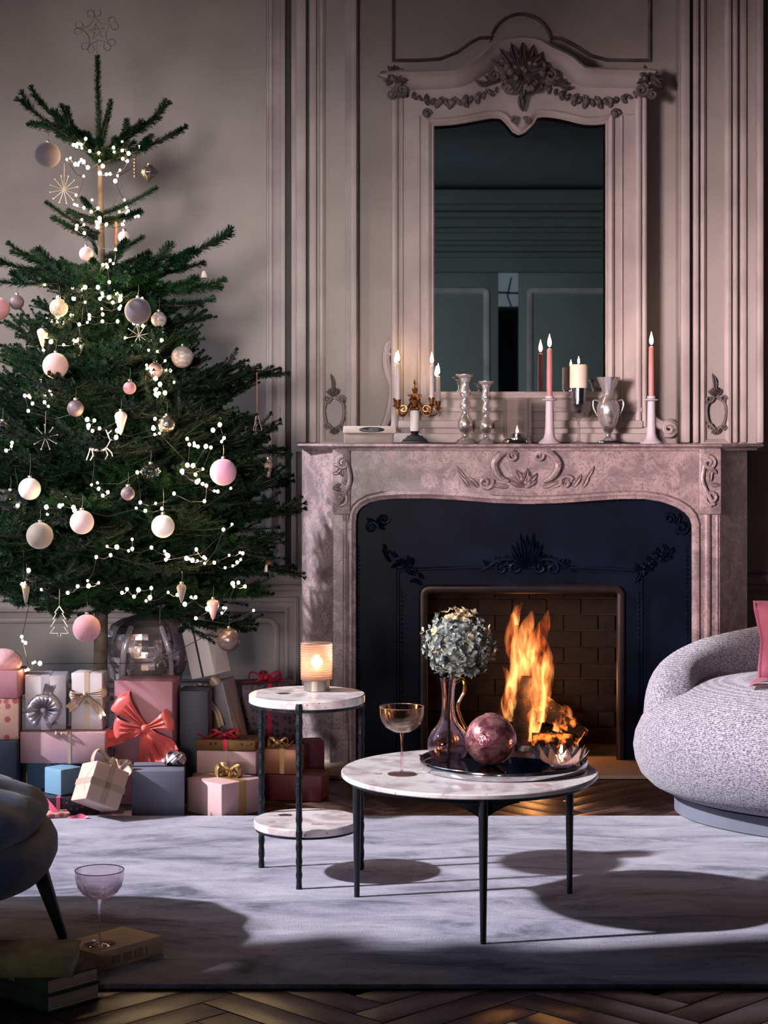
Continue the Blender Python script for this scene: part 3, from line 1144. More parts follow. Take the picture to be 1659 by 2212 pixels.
# floral casting: centre and corners
c = MB()
X0, Z0 = XW(1138, DI), ZW(1232, DI)
for k in range(13):
    a = PI * (0.05 + 0.9 * k / 12)
    leaf(c, X0, Z0 + 0.012, a, 0.07 + 0.045 * math.sin(a) ** 4 + 0.012 * (k % 2), 0.011, DI, 0.02, 0.3 * math.cos(a))
for s in (-1, 1):
    scroll(c, X0 + s * 0.045, Z0 + 0.012, 0.026, DI, 0.007, PI / 2, 1.3, s)
    scroll(c, X0 + s * 0.09, Z0 + 0.008, 0.022, DI, 0.006, PI / 2, 1.3, -s)
    sp = smooth_path([Vector((X0 + s * 0.05, DI - 0.008, Z0 + 0.04)), Vector((X0 + s * 0.1, DI - 0.01, Z0 + 0.035)), Vector((X0 + s * 0.15, DI - 0.008, Z0 + 0.005)), Vector((X0 + s * 0.17, DI - 0.006, Z0 - 0.004))], 4)
    c.tube(sp, [0.008 * (1 - 0.7 * k / len(sp)) for k in range(len(sp))], 6)
    for k in range(5):
        leaf(c, X0 + s * (0.06 + 0.02 * k), Z0 + 0.03 - 0.004 * k, (0.9 if s > 0 else PI - 0.9) + random.uniform(-0.4, 0.4), 0.03, 0.007, DI, 0.012)
c.build('floral_centre', M['iron'], ins_)
for (px, py, s) in ((868, 1216, -1), (1408, 1216, 1)):
    c = MB()
    X1, Z1 = XW(px, DI), ZW(py, DI)
    for k in range(20):
        t = random.uniform(-1, 1)
        x = X1 + s * t * 0.06
        z = Z1 + t * 0.045 + random.uniform(-0.02, 0.02)
        leaf(c, x, z, random.uniform(0, 6.28), 0.03, 0.008, DI, 0.016)
    for k in range(14):
        t = random.uniform(-1, 1)
        c.ball((X1 + s * t * 0.055, DI - 0.008, Z1 + t * 0.04 + random.uniform(-0.018, 0.018)), random.uniform(0.005, 0.009), 8, 6)
    c.build('floral_corner', M['iron'], ins_)
for (px, py, s) in ((812, 1132, -1), (1462, 1132, 1)):
    c = MB()
    X1, Z1 = XW(px, DI), ZW(py, DI)
    scroll(c, X1 - s * 0.03, Z1 + 0.02, 0.018, DI, 0.006, 0, 1.3, s)
    scroll(c, X1 + s * 0.015, Z1 - 0.012, 0.022, DI, 0.007, 0, 1.3, -s)
    for k in range(6):
        leaf(c, X1, Z1, random.uniform(0, 6.28), 0.04, 0.008, DI, 0.014)
    c.build('floral_scroll', M['iron'], ins_)

# ---- firebox with bricks
FBY = DI + 0.36
fbx = MB()
fbx.box(hx0 - 0.06, hx0 - 0.03, DI + 0.025, FBY + 0.05, 0, hz1 + 0.12)
fbx.box(hx1 + 0.03, hx1 + 0.06, DI + 0.025, FBY + 0.05, 0, hz1 + 0.12)
fbx.box(hx0 - 0.06, hx1 + 0.06, FBY + 0.012, FBY + 0.05, 0, hz1 + 0.12)
fbx.box(hx0 - 0.06, hx1 + 0.06, DI + 0.025, FBY + 0.05, hz1 + 0.12, hz1 + 0.15)
fbx.box(hx0 - 0.06, hx1 + 0.06, DI, FBY + 0.05, -0.001, 0.012)
box_o = fbx.build('firebox', M['mortar'], fp, smooth=0)
bw, bh, bd = 0.128, 0.060, 0.02
jt = 0.0045
bb = MB()
bb.bbox(0, bw - jt, 0, bd, 0, bh - jt, 0.002)
bme = [bb.mesh('brick', M['brick'])]
hb_ = MB()
hb_.bbox(0, bw / 2 - jt, 0, bd, 0, bh - jt, 0.002)
hme = hb_.mesh('brick', M['brick'])
x_l, x_r = hx0 - 0.03, hx1 + 0.03
r_ = 0
z = 0.014
while z < hz1 + 0.08:
    x = x_l - (bw / 2 if r_ % 2 else 0)
    while x < x_r - 0.01:
        if x < x_l - 0.001:
            linked(hme, 'brick', box_o, (x + bw / 2, FBY - 0.005 + random.uniform(-0.002, 0.002), z))
        elif x + bw > x_r + 0.03:
            linked(hme, 'brick', box_o, (min(x, x_r - bw / 2), FBY - 0.005, z))
        else:
            linked(bme[0], 'brick', box_o, (x, FBY - 0.005 + random.uniform(-0.002, 0.002), z))
        x += bw
    # side walls
    y = DI + 0.03 + (bw / 2 if r_ % 2 else 0)
    while y + bw < FBY + 0.02:
        linked(bme[0], 'brick', box_o, (x_l + 0.006, y, z), (0, 0, PI / 2))
        linked(bme[0], 'brick', box_o, (x_r + 0.014, y, z), (0, 0, PI / 2))
        y += bw
    z += bh
    r_ += 1

# ---- fire: logs and flames
fx, fy = XW(1140, DI + 0.15), DI + 0.15
M['bark'] = mat('charred_log', rgb(74, 46, 34), 0.9, col2=rgb(20, 14, 12), vscale=22, bump=0.9, bscale=30)


def hot_log():
    m = mat('glowing_log', rgb(60, 36, 26), 0.9, col2=rgb(16, 12, 10), vscale=20, bump=0.9, bscale=30)
    nt = m.node_tree
    b_ = nt.nodes['Principled BSDF']
    nz = nt.nodes.new('ShaderNodeTexNoise')
    nz.inputs['Scale'].default_value = 26
    nz.inputs['Detail'].default_value = 5
    tc = nt.nodes.new('ShaderNodeTexCoord')
    nt.links.new(tc.outputs['Object'], nz.inputs['Vector'])
    rp = nt.nodes.new('ShaderNodeValToRGB')
    rp.color_ramp.elements[0].position = 0.52
    rp.color_ramp.elements[0].color = (0, 0, 0, 1)
    rp.color_ramp.elements[1].position = 0.68
    rp.color_ramp.elements[1].color = (1.0, 0.22, 0.03, 1)
    nt.links.new(nz.outputs['Fac'], rp.inputs['Fac'])
    nt.links.new(rp.outputs[0], b_.inputs['Emission Color'])
    b_.inputs['Emission Strength'].default_value = 2.2
    return m


M['hotlog'] = hot_log()


def log(name, label, a, b_, r, m):
    a, b_ = Vector(a), Vector(b_)
    t = thing(name, label, 'log', a)
    d = b_ - a
    n = 8
    pts, rr = [], []
    for k in range(n + 1):
        pts.append(d * (k / n) + Vector((random.uniform(-1, 1), random.uniform(-1, 1), random.uniform(-1, 1))) * r * 0.1)
        rr.append(r * random.uniform(0.9, 1.08))
    q_ = MB()
    q_.tube(pts, rr, 12)
    q_.build('bark', m, t)
    q_ = MB()
    q_.tube([pts[-1], pts[-1] + d.normalized() * 0.003], r * 0.85, 12)
    q_.build('cut_end', M['bark'], t)
    return t


FL = 0.016
log('firewood_log', 'upright charred log in the middle of the fire', P(1126, 1612, fy - 0.03), P(1128, 1462, fy + 0.02), 0.034, M['bark'])
log('firewood_log', 'charred log leaning in from the left of the fire', P(1062, 1600, fy), P(1112, 1490, fy + 0.05), 0.028, M['bark'])
log('firewood_log', 'glowing split log sloping down to the right of the fire', P(1258, 1592, fy - 0.02), P(1160, 1512, fy + 0.05), 0.036, M['hotlog'])
log('firewood_log', 'short glowing log lying flat at the front of the fire', P(1150, 1598, fy - 0.06), P(1236, 1600, fy - 0.07), 0.026, M['hotlog'])
log('firewood_log', 'back log lying across the firebox behind the flames', P(1075, 1590, fy + 0.12), P(1240, 1586, fy + 0.11), 0.03, M['hotlog'])
eb = MB()
for k in range(60):
    a = random.uniform(0, 2 * PI)
    d = random.random() ** 0.5
    eb.ball((fx + 0.02 + 0.15 * d * math.cos(a), fy + 0.10 * d * math.sin(a), 0.016 + random.uniform(0, 0.015)), random.uniform(0.008, 0.018), 6, 4)
tag(eb.build('ember_bed', M['hotlog']), 'bed of glowing embers and ash under the logs', 'embers', kind='stuff')


def flame_volume():
    m = bpy.data.materials.new('flame_volume')
    m.use_nodes = True
    nt = m.node_tree
    nt.nodes.remove(nt.nodes['Principled BSDF'])
    N, L = nt.nodes.new, nt.links.new
    tc = N('ShaderNodeTexCoord')
    mp = N('ShaderNodeMapping')
    mp.inputs['Scale'].default_value = (1, 1, 0.28)
    L(tc.outputs['Object'], mp.inputs['Vector'])
    nz = N('ShaderNodeTexNoise')
    nz.inputs['Scale'].default_value = 34
    nz.inputs['Detail'].default_value = 3
    nz.inputs['Distortion'].default_value = 1.0
    L(mp.outputs[0], nz.inputs['Vector'])
    r1 = N('ShaderNodeMapRange')
    r1.inputs[1].default_value = 0.42
    r1.inputs[2].default_value = 0.66
    L(nz.outputs['Fac'], r1.inputs[0])
    # generated z: strongest low in the tongue
    sx = N('ShaderNodeSeparateXYZ')
    L(tc.outputs['Generated'], sx.inputs[0])
    r2 = N('ShaderNodeMapRange')
    r2.inputs[1].default_value = 0.0
    r2.inputs[2].default_value = 1.0
    r2.inputs[3].default_value = 1.0
    r2.inputs[4].default_value = 0.35
    L(sx.outputs[2], r2.inputs[0])
    mu = N('ShaderNodeMath')
    mu.operation = 'MULTIPLY'
    L(r1.outputs[0], mu.inputs[0])
    L(r2.outputs[0], mu.inputs[1])
    rp = N('ShaderNodeValToRGB')
    rp.color_ramp.elements[0].position = 0.05
    rp.color_ramp.elements[0].color = (1.0, 0.10, 0.01, 1)
    rp.color_ramp.elements[1].position = 0.75
    rp.color_ramp.elements[1].color = (1.0, 0.55, 0.16, 1)
    L(mu.outputs[0], rp.inputs['Fac'])
    m2 = N('ShaderNodeMath')
    m2.operation = 'MULTIPLY'
    m2.inputs[1].default_value = 95.0
    L(mu.outputs[0], m2.inputs[0])
    e_ = N('ShaderNodeEmission')
    L(rp.outputs[0], e_.inputs[0])
    L(m2.outputs[0], e_.inputs[1])
    L(e_.outputs[0], nt.nodes['Material Output'].inputs['Volume'])
    return m


M['fire'] = flame_volume()
fire = thing('fire', 'tall orange and yellow flames burning in the brick firebox', 'fire', (fx, fy, 0.02))


def tongue(pts, rads, dy):
    pts = [P(x, y, fy + dy) - Vector((fx, fy, 0.02)) for x, y in pts]
    sp = smooth_path(pts, 5)
    fr = interp([(k / (len(rads) - 1), r) for k, r in enumerate(rads)])
    q_ = MB()
    q_.tube(sp, [fr(k / (len(sp) - 1)) / 606.0 for k in range(len(sp))], 12, flat=(1, 0.8))
    return q_.build('flame', M['fire'], fire)


tongue([(1122, 1560), (1108, 1500), (1120, 1440), (1104, 1385), (1112, 1335), (1128, 1300)], [10, 16, 20, 16, 12, 1], -0.01)
tongue([(1150, 1590), (1162, 1520), (1170, 1460), (1158, 1400), (1176, 1350), (1184, 1318)], [12, 22, 24, 22, 14, 1], 0.0)
tongue([(1132, 1480), (1140, 1430), (1132, 1380), (1142, 1345), (1150, 1318)], [8, 18, 20, 14, 1], 0.03)
tongue([(1168, 1560), (1178, 1500), (1184, 1440), (1180, 1400), (1172, 1372)], [10, 14, 14, 9, 1], -0.03)
tongue([(1100, 1560), (1092, 1520), (1100, 1480), (1094, 1452), (1086, 1440)], [8, 11, 9, 6, 1], -0.02)
tongue([(1116, 1350), (1112, 1320), (1118, 1300), (1110, 1280)], [5, 5, 3, 1], 0.01)
tongue([(1200, 1580), (1212, 1545), (1222, 1530), (1240, 1555), (1252, 1575)], [8, 10, 8, 7, 2], -0.02)
tongue([(1140, 1600), (1152, 1570), (1146, 1545), (1160, 1520)], [10, 12, 8, 1], -0.05)
pl_ = bpy.data.lights.new('fire_glow', 'POINT')
po = bpy.data.objects.new('fire_glow', pl_)
COL.objects.link(po)
po.location = (fx + 0.02, fy - 0.02, 0.24)
pl_.energy = 3.2
pl_.color = (1.0, 0.42, 0.13)
pl_.shadow_soft_size = 0.06
# ================================================================ rug
def rug_material():
    m = bpy.data.materials.new('lilac_grey_rug')
    nt, b = nodes_of(m)
    N, L = nt.nodes.new, nt.links.new
    tc = N('ShaderNodeTexCoord')
    mp = N('ShaderNodeMapping')
    mp.inputs['Scale'].default_value = (1.0, 2.6, 1.0)
    L(tc.outputs['Object'], mp.inputs['Vector'])
    n1 = N('ShaderNodeTexNoise')
    n1.inputs['Scale'].default_value = 2.6
    n1.inputs['Detail'].default_value = 9
    n1.inputs['Roughness'].default_value = 0.72
    n1.inputs['Distortion'].default_value = 0.6
    L(mp.outputs[0], n1.inputs['Vector'])
    rp = N('ShaderNodeValToRGB')
    e = rp.color_ramp.elements
    e[0].position = 0.37
    e[0].color = rgb(62, 66, 98)  # dark mottles of the pile, made bluer to carry shade colour
    e[1].position = 0.66
    e[1].color = rgb(200, 196, 212)
    k = e.new(0.48)
    k.color = rgb(152, 148, 174)
    L(n1.outputs['Fac'], rp.inputs['Fac'])
    n2 = N('ShaderNodeTexNoise')
    n2.inputs['Scale'].default_value = 240
    n2.inputs['Detail'].default_value = 2
    L(tc.outputs['Object'], n2.inputs['Vector'])
    mx = N('ShaderNodeMixRGB')
    mx.blend_type = 'MULTIPLY'
    mx.inputs[0].default_value = 0.45
    L(rp.outputs[0], mx.inputs[1])
    L(n2.outputs['Fac'], mx.inputs[2])
    L(mx.outputs[0], b.inputs['Base Color'])
    b.inputs['Roughness'].default_value = 0.85
    b.inputs['Sheen Weight'].default_value = 0.25
    bp = N('ShaderNodeBump')
    bp.inputs['Strength'].default_value = 0.5
    bp.inputs['Distance'].default_value = 0.006
    L(n2.outputs['Fac'], bp.inputs['Height'])
    L(bp.outputs[0], b.inputs['Normal'])
    return m


M['rug'] = rug_material()
rg = MB()
rg.bbox(-2.1, 2.6, RUG[0], RUG[1], 0.0005, 0.0125, 0.005)
tag(rg.build('area_rug', M['rug']), 'large mottled lilac grey area rug under the tables', 'rug')
RZ = 0.0126


def weave(name, c1, c2, scale=260.0, bump=0.6, rough=0.9, sheen=0.3):
    m = bpy.data.materials.new(name)
    nt, b = nodes_of(m)
    N, L = nt.nodes.new, nt.links.new
    tc = N('ShaderNodeTexCoord')
    n1 = N('ShaderNodeTexNoise')
    n1.inputs['Scale'].default_value = scale
    n1.inputs['Detail'].default_value = 3
    L(tc.outputs['Object'], n1.inputs['Vector'])
    w1 = N('ShaderNodeTexWave')
    w1.bands_direction = 'Z'
    w1.inputs['Scale'].default_value = scale * 0.45
    w1.inputs['Distortion'].default_value = 6
    w1.inputs['Detail Scale'].default_value = 3
    L(tc.outputs['Object'], w1.inputs['Vector'])
    ad = N('ShaderNodeMath')
    ad.operation = 'MULTIPLY_ADD'
    ad.inputs[1].default_value = 0.35
    L(w1.outputs['Fac'], ad.inputs[0])
    L(n1.outputs['Fac'], ad.inputs[2])
    rp = N('ShaderNodeValToRGB')
    rp.color_ramp.elements[0].position = 0.5
    rp.color_ramp.elements[0].color = c2
    rp.color_ramp.elements[1].position = 0.82
    rp.color_ramp.elements[1].color = c1
    L(ad.outputs[0], rp.inputs['Fac'])
    L(rp.outputs[0], b.inputs['Base Color'])
    b.inputs['Roughness'].default_value = rough
    b.inputs['Sheen Weight'].default_value = sheen
    bp = N('ShaderNodeBump')
    bp.inputs['Strength'].default_value = bump
    bp.inputs['Distance'].default_value = 0.003
    L(ad.outputs[0], bp.inputs['Height'])
    L(bp.outputs[0], b.inputs['Normal'])
    return m


# ================================================================ curved sofa
M['boucle'] = weave('grey_lilac_weave', rgb(182, 174, 184), rgb(82, 78, 92), 150)
sofa = thing('curved_sofa', 'rounded pale grey woven sofa with low curved back', 'sofa', (2.02, 5.62, RZ))
SA, SB = 1.26, 0.76


def plan(a, inset=0.0):
    ca_, sa_ = math.cos(a), math.sin(a)
    return ((SA - inset) * ca_, (SB - inset) * sa_)


q = MB()
seg = 176
prof = [(0.30, 0.055), (0.16, 0.057), (0.10, 0.066), (0.055, 0.088), (0.022, 0.120), (0.006, 0.158), (0.0, 0.198), (0.006, 0.238), (0.024, 0.278), (0.056, 0.318), (0.105, 0.352), (0.18, 0.380), (0.28, 0.396), (0.40, 0.403), (0.55, 0.405)]
rows = []
for ins, z in prof:
    rows.append([(*plan(2 * PI * s / seg, ins), z) for s in range(seg + 1)])
q.grid(rows)
q.add([(0, 0, 0.405)] + [rows[-1][s] for s in range(seg)], [(0, s + 1, (s + 1) % seg + 1) for s in range(seg)])
q.build('seat', M['boucle'], sofa, smooth=60)
q = MB()
rows = [[(*plan(2 * PI * s / seg, ins), z) for s in range(seg + 1)] for ins, z in ((0.13, 0.0), (0.125, 0.004), (0.125, 0.056), (0.2, 0.06))]
q.grid(rows)
q.build('plinth', mat('slate_plinth', rgb(112, 116, 132), 0.7, var=0.2), sofa, smooth=30)
q = MB()
# backrest: rounded wall swept along the back of the plan
a0, a1 = math.radians(186), math.radians(-6)
f_back = interp([(90, 0.60), (110, 0.575), (134, 0.515), (150, 0.49), (165, 0.455), (174, 0.432), (180, 0.410), (184, 0.37), (186, 0.30)])
f_thick = interp([(90, 1.0), (174, 1.0), (181, 0.9), (184, 0.65), (186, 0.3)])
n = 80
rows = []
for k in range(n + 1):
    t = k / n
    a = a0 + (a1 - a0) * t
    deg = math.degrees(a)
    deg = deg if deg >= 90 else 180 - deg
    top = f_back(deg)
    th = 0.092 * f_thick(deg)
    cx, cy_ = plan(a, 0.122)
    nx, ny = math.cos(a) / SA, math.sin(a) / SB
    ln = math.hypot(nx, ny)
    nx, ny = nx / ln, ny / ln
    row = []
    zb = 0.20
    m_ = 18
    for j in range(m_ + 1):
        f = PI * j / m_
        off = th * math.copysign(abs(math.cos(f)) ** 0.75, math.cos(f))
        z = zb + (top - zb) * math.sin(f) ** 0.55
        row.append((cx + nx * off, cy_ + ny * off, z))
    rows.append(row)
q.grid(rows)
q.add(rows[0], [tuple(range(len(rows[0])))])
q.add(rows[-1], [tuple(reversed(range(len(rows[-1]))))])
q.build('backrest', M['boucle'], sofa, smooth=60)

M['pinkvelvet'] = mat('pink_velvet', rgb(176, 94, 116), 0.85, sheen=0.2, col2=rgb(146, 72, 94), vscale=9, bump=0.4, bscale=18)


def pillow(name, label, loc, rot, w, h, d, m):
    t = thing(name, label, 'cushion', loc, rot)
    q_ = MB()
    n_ = 16
    for sgn in (-1, 1):
        rows_ = []
        for i in range(n_ + 1):
            r_ = []
            for j in range(n_ + 1):
                u, v = i / n_ * 2 - 1, j / n_ * 2 - 1
                b_ = (max(0, 1 - u * u) * max(0, 1 - v * v)) ** 0.45
                pin = 1 - 0.08 * (1 - abs(u)) * abs(v) ** 3
                pin2 = 1 - 0.08 * (1 - abs(v)) * abs(u) ** 3
                wr = 0.006 * math.sin(9 * u + 4 * v * v) * (1 - abs(u) * 0.5)
                r_.append((u * w / 2 * pin2, sgn * (d / 2 * b_ + wr * (b_ > 0.05)), h / 2 + v * h / 2 * pin))
            rows_.append(r_ if sgn < 0 else list(reversed(r_)))
        q_.grid(rows_)
    q_.build('cover', m, t, smooth=80)
    pp = []
    for k in range(64):
        a = 2 * PI * k / 64
        c_, s_ = math.cos(a), math.sin(a)
        mx_ = max(abs(c_), abs(s_))
        u, v = c_ / mx_, s_ / mx_
        pp.append((u * w / 2 * (1 - 0.08 * (1 - abs(v)) * abs(u) ** 3), 0, h / 2 + v * h / 2 * (1 - 0.08 * (1 - abs(u)) * abs(v) ** 3)))
    pp.append(pp[0])
    q_ = MB()
    q_.tube(pp, 0.006, 6, cap=False)
    q_.build('piping', m, t)
    return t


pillow('throw_cushion', 'dusty pink velvet cushion standing on the grey sofa', (1.355, 5.62, 0.418), (math.radians(-14), 0, math.radians(3)), 0.44, 0.235, 0.15, M['pinkvelvet'])
fb = MB()
rows = []
for i in range(13):
    u = i / 12
    rows.append([(0.11 * math.cos(PI * u) * (1 - 0.2 * v), 0.06 * (v - 0.5), 0.006 + 0.022 * math.sin(PI * u) * (0.6 + 0.4 * math.sin(3 * v + 5 * u))) for v in [k / 8 for k in range(9)]])
fb.grid(rows)
rows2 = [[(p[0], p[1], 0.0) for p in r] for r in rows]
fb.grid([list(reversed(r)) for r in rows2])
o = fb.build('throw_blanket', M['pinkvelvet'], None, smooth=80, loc=(1.18, 5.47, 0.419))
tag(o, 'folded corner of pink velvet throw lying at the cushion foot', 'throw')

# ================================================================ seat at the left, taken for an armchair, built backless for the sun
M['navy'] = mat('navy_velvet', rgb(30, 54, 92), 0.8, sheen=0.15, col2=rgb(20, 38, 70), vscale=6, bump=0.15, bscale=40)
arm = thing('footstool', 'dark blue velvet round footstool with slim black legs', 'footstool', (-1.140, 4.12, RZ))
q = MB()
AR = 0.40


def sup(a, r, p=2.6):
    c_, s_ = math.cos(a), math.sin(a)
    k_ = (abs(c_) ** p + abs(s_) ** p) ** (-1 / p)
    return (r * k_ * c_, r * k_ * s_)


seg = 72
rows = []
for r_, z in ((0.30, 0.165), (AR - 0.04, 0.158), (AR - 0.012, 0.168), (AR, 0.195), (AR, 0.225), (AR - 0.012, 0.25), (AR - 0.05, 0.258), (0.2, 0.26)):
    rows.append([(*sup(2 * PI * s / seg, r_), z) for s in range(seg + 1)])
q.grid(rows)
q.build('seat_base', M['navy'], arm, smooth=60)
q = MB()
rows = []
for r_, z in ((0.2, 0.255), (AR - 0.06, 0.256), (AR - 0.03, 0.268), (AR - 0.02, 0.292), (AR - 0.035, 0.318), (AR - 0.09, 0.342), (AR - 0.18, 0.362), (AR - 0.28, 0.372), (0.04, 0.376)):
    row = []
    for s in range(seg * 2 + 1):
        a = 2 * PI * s / (seg * 2)
        k_ = 1.0
        x, y = sup(a, r_)
        pl = 0.006 * math.cos(14 * a) * min(1, max(0, (z - 0.26) / 0.05)) * (1 if r_ > 0.1 else 0)
        row.append((x, y, z + pl))
    rows.append(row)
q.grid(rows)
q.build('seat_cushion', M['navy'], arm, smooth=80)
for (sx, sy) in ((1, -1), (1, 1), (-1, -1), (-1, 1)):
    q = MB()
    fx_, fy_ = {(1, -1): (0.395, 0.09), (1, 1): (0.05, 0.36), (-1, -1): (-0.05, -0.36), (-1, 1): (-0.39, -0.05)}[(sx, sy)]
    q.tube([(fx_ * 0.9, fy_ * 0.75, 0.175), (fx_ * 1.04, fy_ * 1.0, 0.0)], [0.021, 0.011], 10)
    q.build('leg', M['blackmatte'], arm)

# ================================================================ books on the floor and rug
M['pages'] = mat('page_edges', rgb(230, 214, 196), 0.9, col2=rgb(190, 172, 158), vscale=60, stretch=(0.1, 0.1, 8))


def book(label, loc, rz, w, d, h, cover, spine_marks=None, group=None):
    """closed book; spine on -y, pages at +y and both x ends; spine rounded"""
    t = thing('book', label, 'book', loc, (0, 0, rz), group)
    q_ = MB()
    c_ = 0.003
    q_.bbox(-w / 2, w / 2, -d / 2, d / 2, 0, c_, 0.0008)
    q_.bbox(-w / 2, w / 2, -d / 2, d / 2, h - c_, h, 0.0008)
    rows_ = []
    for k in range(9):
        f = -PI / 2 + PI * k / 8
        rows_.append([(-w / 2, -d / 2 - 0.005 * math.cos(f), h / 2 + h / 2 * math.sin(f)), (w / 2, -d / 2 - 0.005 * math.cos(f), h / 2 + h / 2 * math.sin(f))])
    q_.grid(rows_)
    q_.build('cover', cover, t, smooth=30)
    q_ = MB()
    q_.box(-w / 2 + 0.004, w / 2 - 0.004, -d / 2 + 0.001, d / 2 - 0.004, c_, h - c_)
    q_.build('pages', M['pages'], t, smooth=0)
    if spine_marks:
        q_ = MB()
        for (u0, u1, v0, v1) in spine_marks:
            z0, z1 = h * v0, h * v1
            zm = (z0 + z1) / 2
            yy = -d / 2 - 0.005 * math.cos(math.asin(max(-1, min(1, (zm - h / 2) / (h / 2))))) - 0.0008
            q_.box(w * (u0 - 0.5), w * (u1 - 0.5), yy, yy + 0.0009, z0, z1)
        sl_ = q_.build('spine_lettering', mat('worn_gilt', rgb(150, 140, 110), 0.6, var=0.3), t, smooth=0)
        sl_['kind'] = 'stuff'
    return t


M['olive'] = mat('olive_cloth', rgb(158, 150, 116), 0.85, col2=rgb(120, 114, 88), vscale=18, bump=0.2, bscale=200)
M['green'] = mat('dark_green_cloth', rgb(84, 94, 82), 0.85, col2=rgb(58, 68, 62), vscale=18, bump=0.2, bscale=200)
M['tan'] = mat('tan_cloth', rgb(226, 194, 170), 0.8, col2=rgb(200, 168, 148), vscale=12, bump=0.2, bscale=200)
bx_ = -0.70
book('dark green clothbound book at the bottom of the stack', (-0.702, 3.815, 0.0005), math.radians(-42), 0.21, 0.132, 0.034, M['green'])
book('dark green book in the middle of the stack with pale pages', (-0.704, 3.817, 0.035), math.radians(-42), 0.21, 0.130, 0.031, M['green'],
     [(0.2, 0.5, 0.3, 0.7)])
marks = [(0.62 + 0.02 * k, 0.626 + 0.02 * k, 0.25, 0.75) for k in range(14) if k % 4 != 3] + [(0.36, 0.45, 0.55, 0.8), (0.38, 0.44, 0.22, 0.45), (0.5, 0.54, 0.5, 0.75)]
book('worn olive green book lying on top of the stack', (-0.757, 3.775, 0.0665), math.radians(1.5), 0.262, 0.128, 0.042, M['olive'], marks)
marks2 = [(0.2 + 0.035 * k, 0.218 + 0.035 * k, 0.25, 0.7) for k in range(16) if k % 5 != 4]
BK = (-0.598, 4.045)
book('tan clothbound book lying on the rug beneath the smoky glass', (BK[0], BK[1], RZ), math.radians(51), 0.19, 0.125, 0.040, M['tan'], marks2)


# ================================================================ coupe glasses
def coupe(label, loc, m_glass, m_foot, liquid=None):
    t = thing('coupe_glass', label, 'glass', loc)
    q_ = MB()
    th = 0.0012
    outer = [(0.003, 0.099), (0.02, 0.101), (0.038, 0.111), (0.048, 0.125), (0.0525, 0.142), (0.053, 0.160)]
    innr = [(r - th, z + th) for r, z in outer]
    innr[-1] = (0.053 - th, 0.160)
    q_.lathe(outer + list(reversed(innr)), 40, cap=False)
    q_.build('bowl', m_glass, t, smooth=60)
    q_ = MB()
    q_.lathe([(0.0045, 0.004), (0.003, 0.012), (0.0026, 0.05), (0.0028, 0.085), (0.006, 0.1)], 16)
    q_.build('stem', m_foot, t, smooth=60)
    q_ = MB()
    q_.lathe([(0.034, 0.0), (0.0345, 0.0015), (0.02, 0.003), (0.005, 0.0055)], 36)
    q_.build('foot', m_foot, t, smooth=40)
    q_ = MB()
    q_.lathe([(0.0522, 0.1595), (0.0535, 0.1595), (0.0536, 0.161), (0.0522, 0.161)], 40, cap=False)
    q_.build('rim', liquid, t)
    return t


M['g_smoke'] = glass('smoky_glass', (0.94, 0.89, 0.92, 1), clear=0.5)
M['g_peach'] = glass('peach_glass', (1.0, 0.92, 0.85, 1), clear=0.5)
M['g_lilac'] = glass('lilac_glass', (0.88, 0.82, 0.93, 1), clear=0.4)
M['g_pink'] = glass('pink_glass', (0.95, 0.80, 0.80, 1), clear=0.4)
M['g_clear'] = glass('clear_glass', (0.99, 0.98, 0.98, 1), ior=1.4, clear=0.55)
M['g_amber'] = glass('amber_glass', (0.92, 0.66, 0.40, 1), clear=0.4)
M['rim_dark'] = mat('dark_rim', rgb(80, 62, 72), 0.2, 0.3, var=0.1)
M['rim_rose'] = mat('rose_gilt_rim', rgb(222, 170, 150), 0.2, 0.7, var=0.1)
gp = P(215, 2040, 4.03)
coupe('smoky mauve coupe glass standing on the tan book', (-0.616, 4.01, RZ + 0.0405), M['g_smoke'], M['g_smoke'], M['rim_dark'])

# ================================================================ marble tables
def terrazzo(name):
    m = bpy.data.materials.new(name)
    nt, b = nodes_of(m)
    N, L = nt.nodes.new, nt.links.new
    tc = N('ShaderNodeTexCoord')
    n1 = N('ShaderNodeTexNoise')
    n1.inputs['Scale'].default_value = 9
    n1.inputs['Detail'].default_value = 6
    n1.inputs['Distortion'].default_value = 1.5
    L(tc.outputs['Object'], n1.inputs['Vector'])
    rp = N('ShaderNodeValToRGB')
    e = rp.color_ramp.elements
    e[0].position = 0.34
    e[0].color = rgb(190, 172, 176)
    e[1].position = 0.55
    e[1].color = rgb(232, 226, 226)
    L(n1.outputs['Fac'], rp.inputs['Fac'])
    v = N('ShaderNodeTexVoronoi')
    v.inputs['Scale'].default_value = 40
    L(tc.outputs['Object'], v.inputs['Vector'])
    r2 = N('ShaderNodeValToRGB')
    r2.color_ramp.elements[0].position = 0.10
    r2.color_ramp.elements[0].color = (1, 1, 1, 1)
    r2.color_ramp.elements[1].position = 0.14
    r2.color_ramp.elements[1].color = (0, 0, 0, 1)
    L(v.outputs['Distance'], r2.inputs['Fac'])
    mx = N('ShaderNodeMixRGB')
    mx.inputs[2].default_value = rgb(178, 160, 160)
    L(r2.outputs[0], mx.inputs[0])
    L(rp.outputs[0], mx.inputs[1])
    L(mx.outputs[0], b.inputs['Base Color'])
    b.inputs['Roughness'].default_value = 0.18
    return m


M['terrazzo'] = terrazzo('white_terrazzo')
M['chip_dark'] = mat('dark_stone_chip', rgb(70, 62, 68), 0.2, var=0.2)
M['chip_pink'] = mat('pink_stone_chip', rgb(204, 170, 166), 0.2, var=0.15)


def disc(mb, r, z0, z1, seg=96):
    b_ = 0.0025
    mb.lathe([(r - b_, z0), (r, z0 + b_), (r, z1 - b_), (r - b_, z1)], seg)


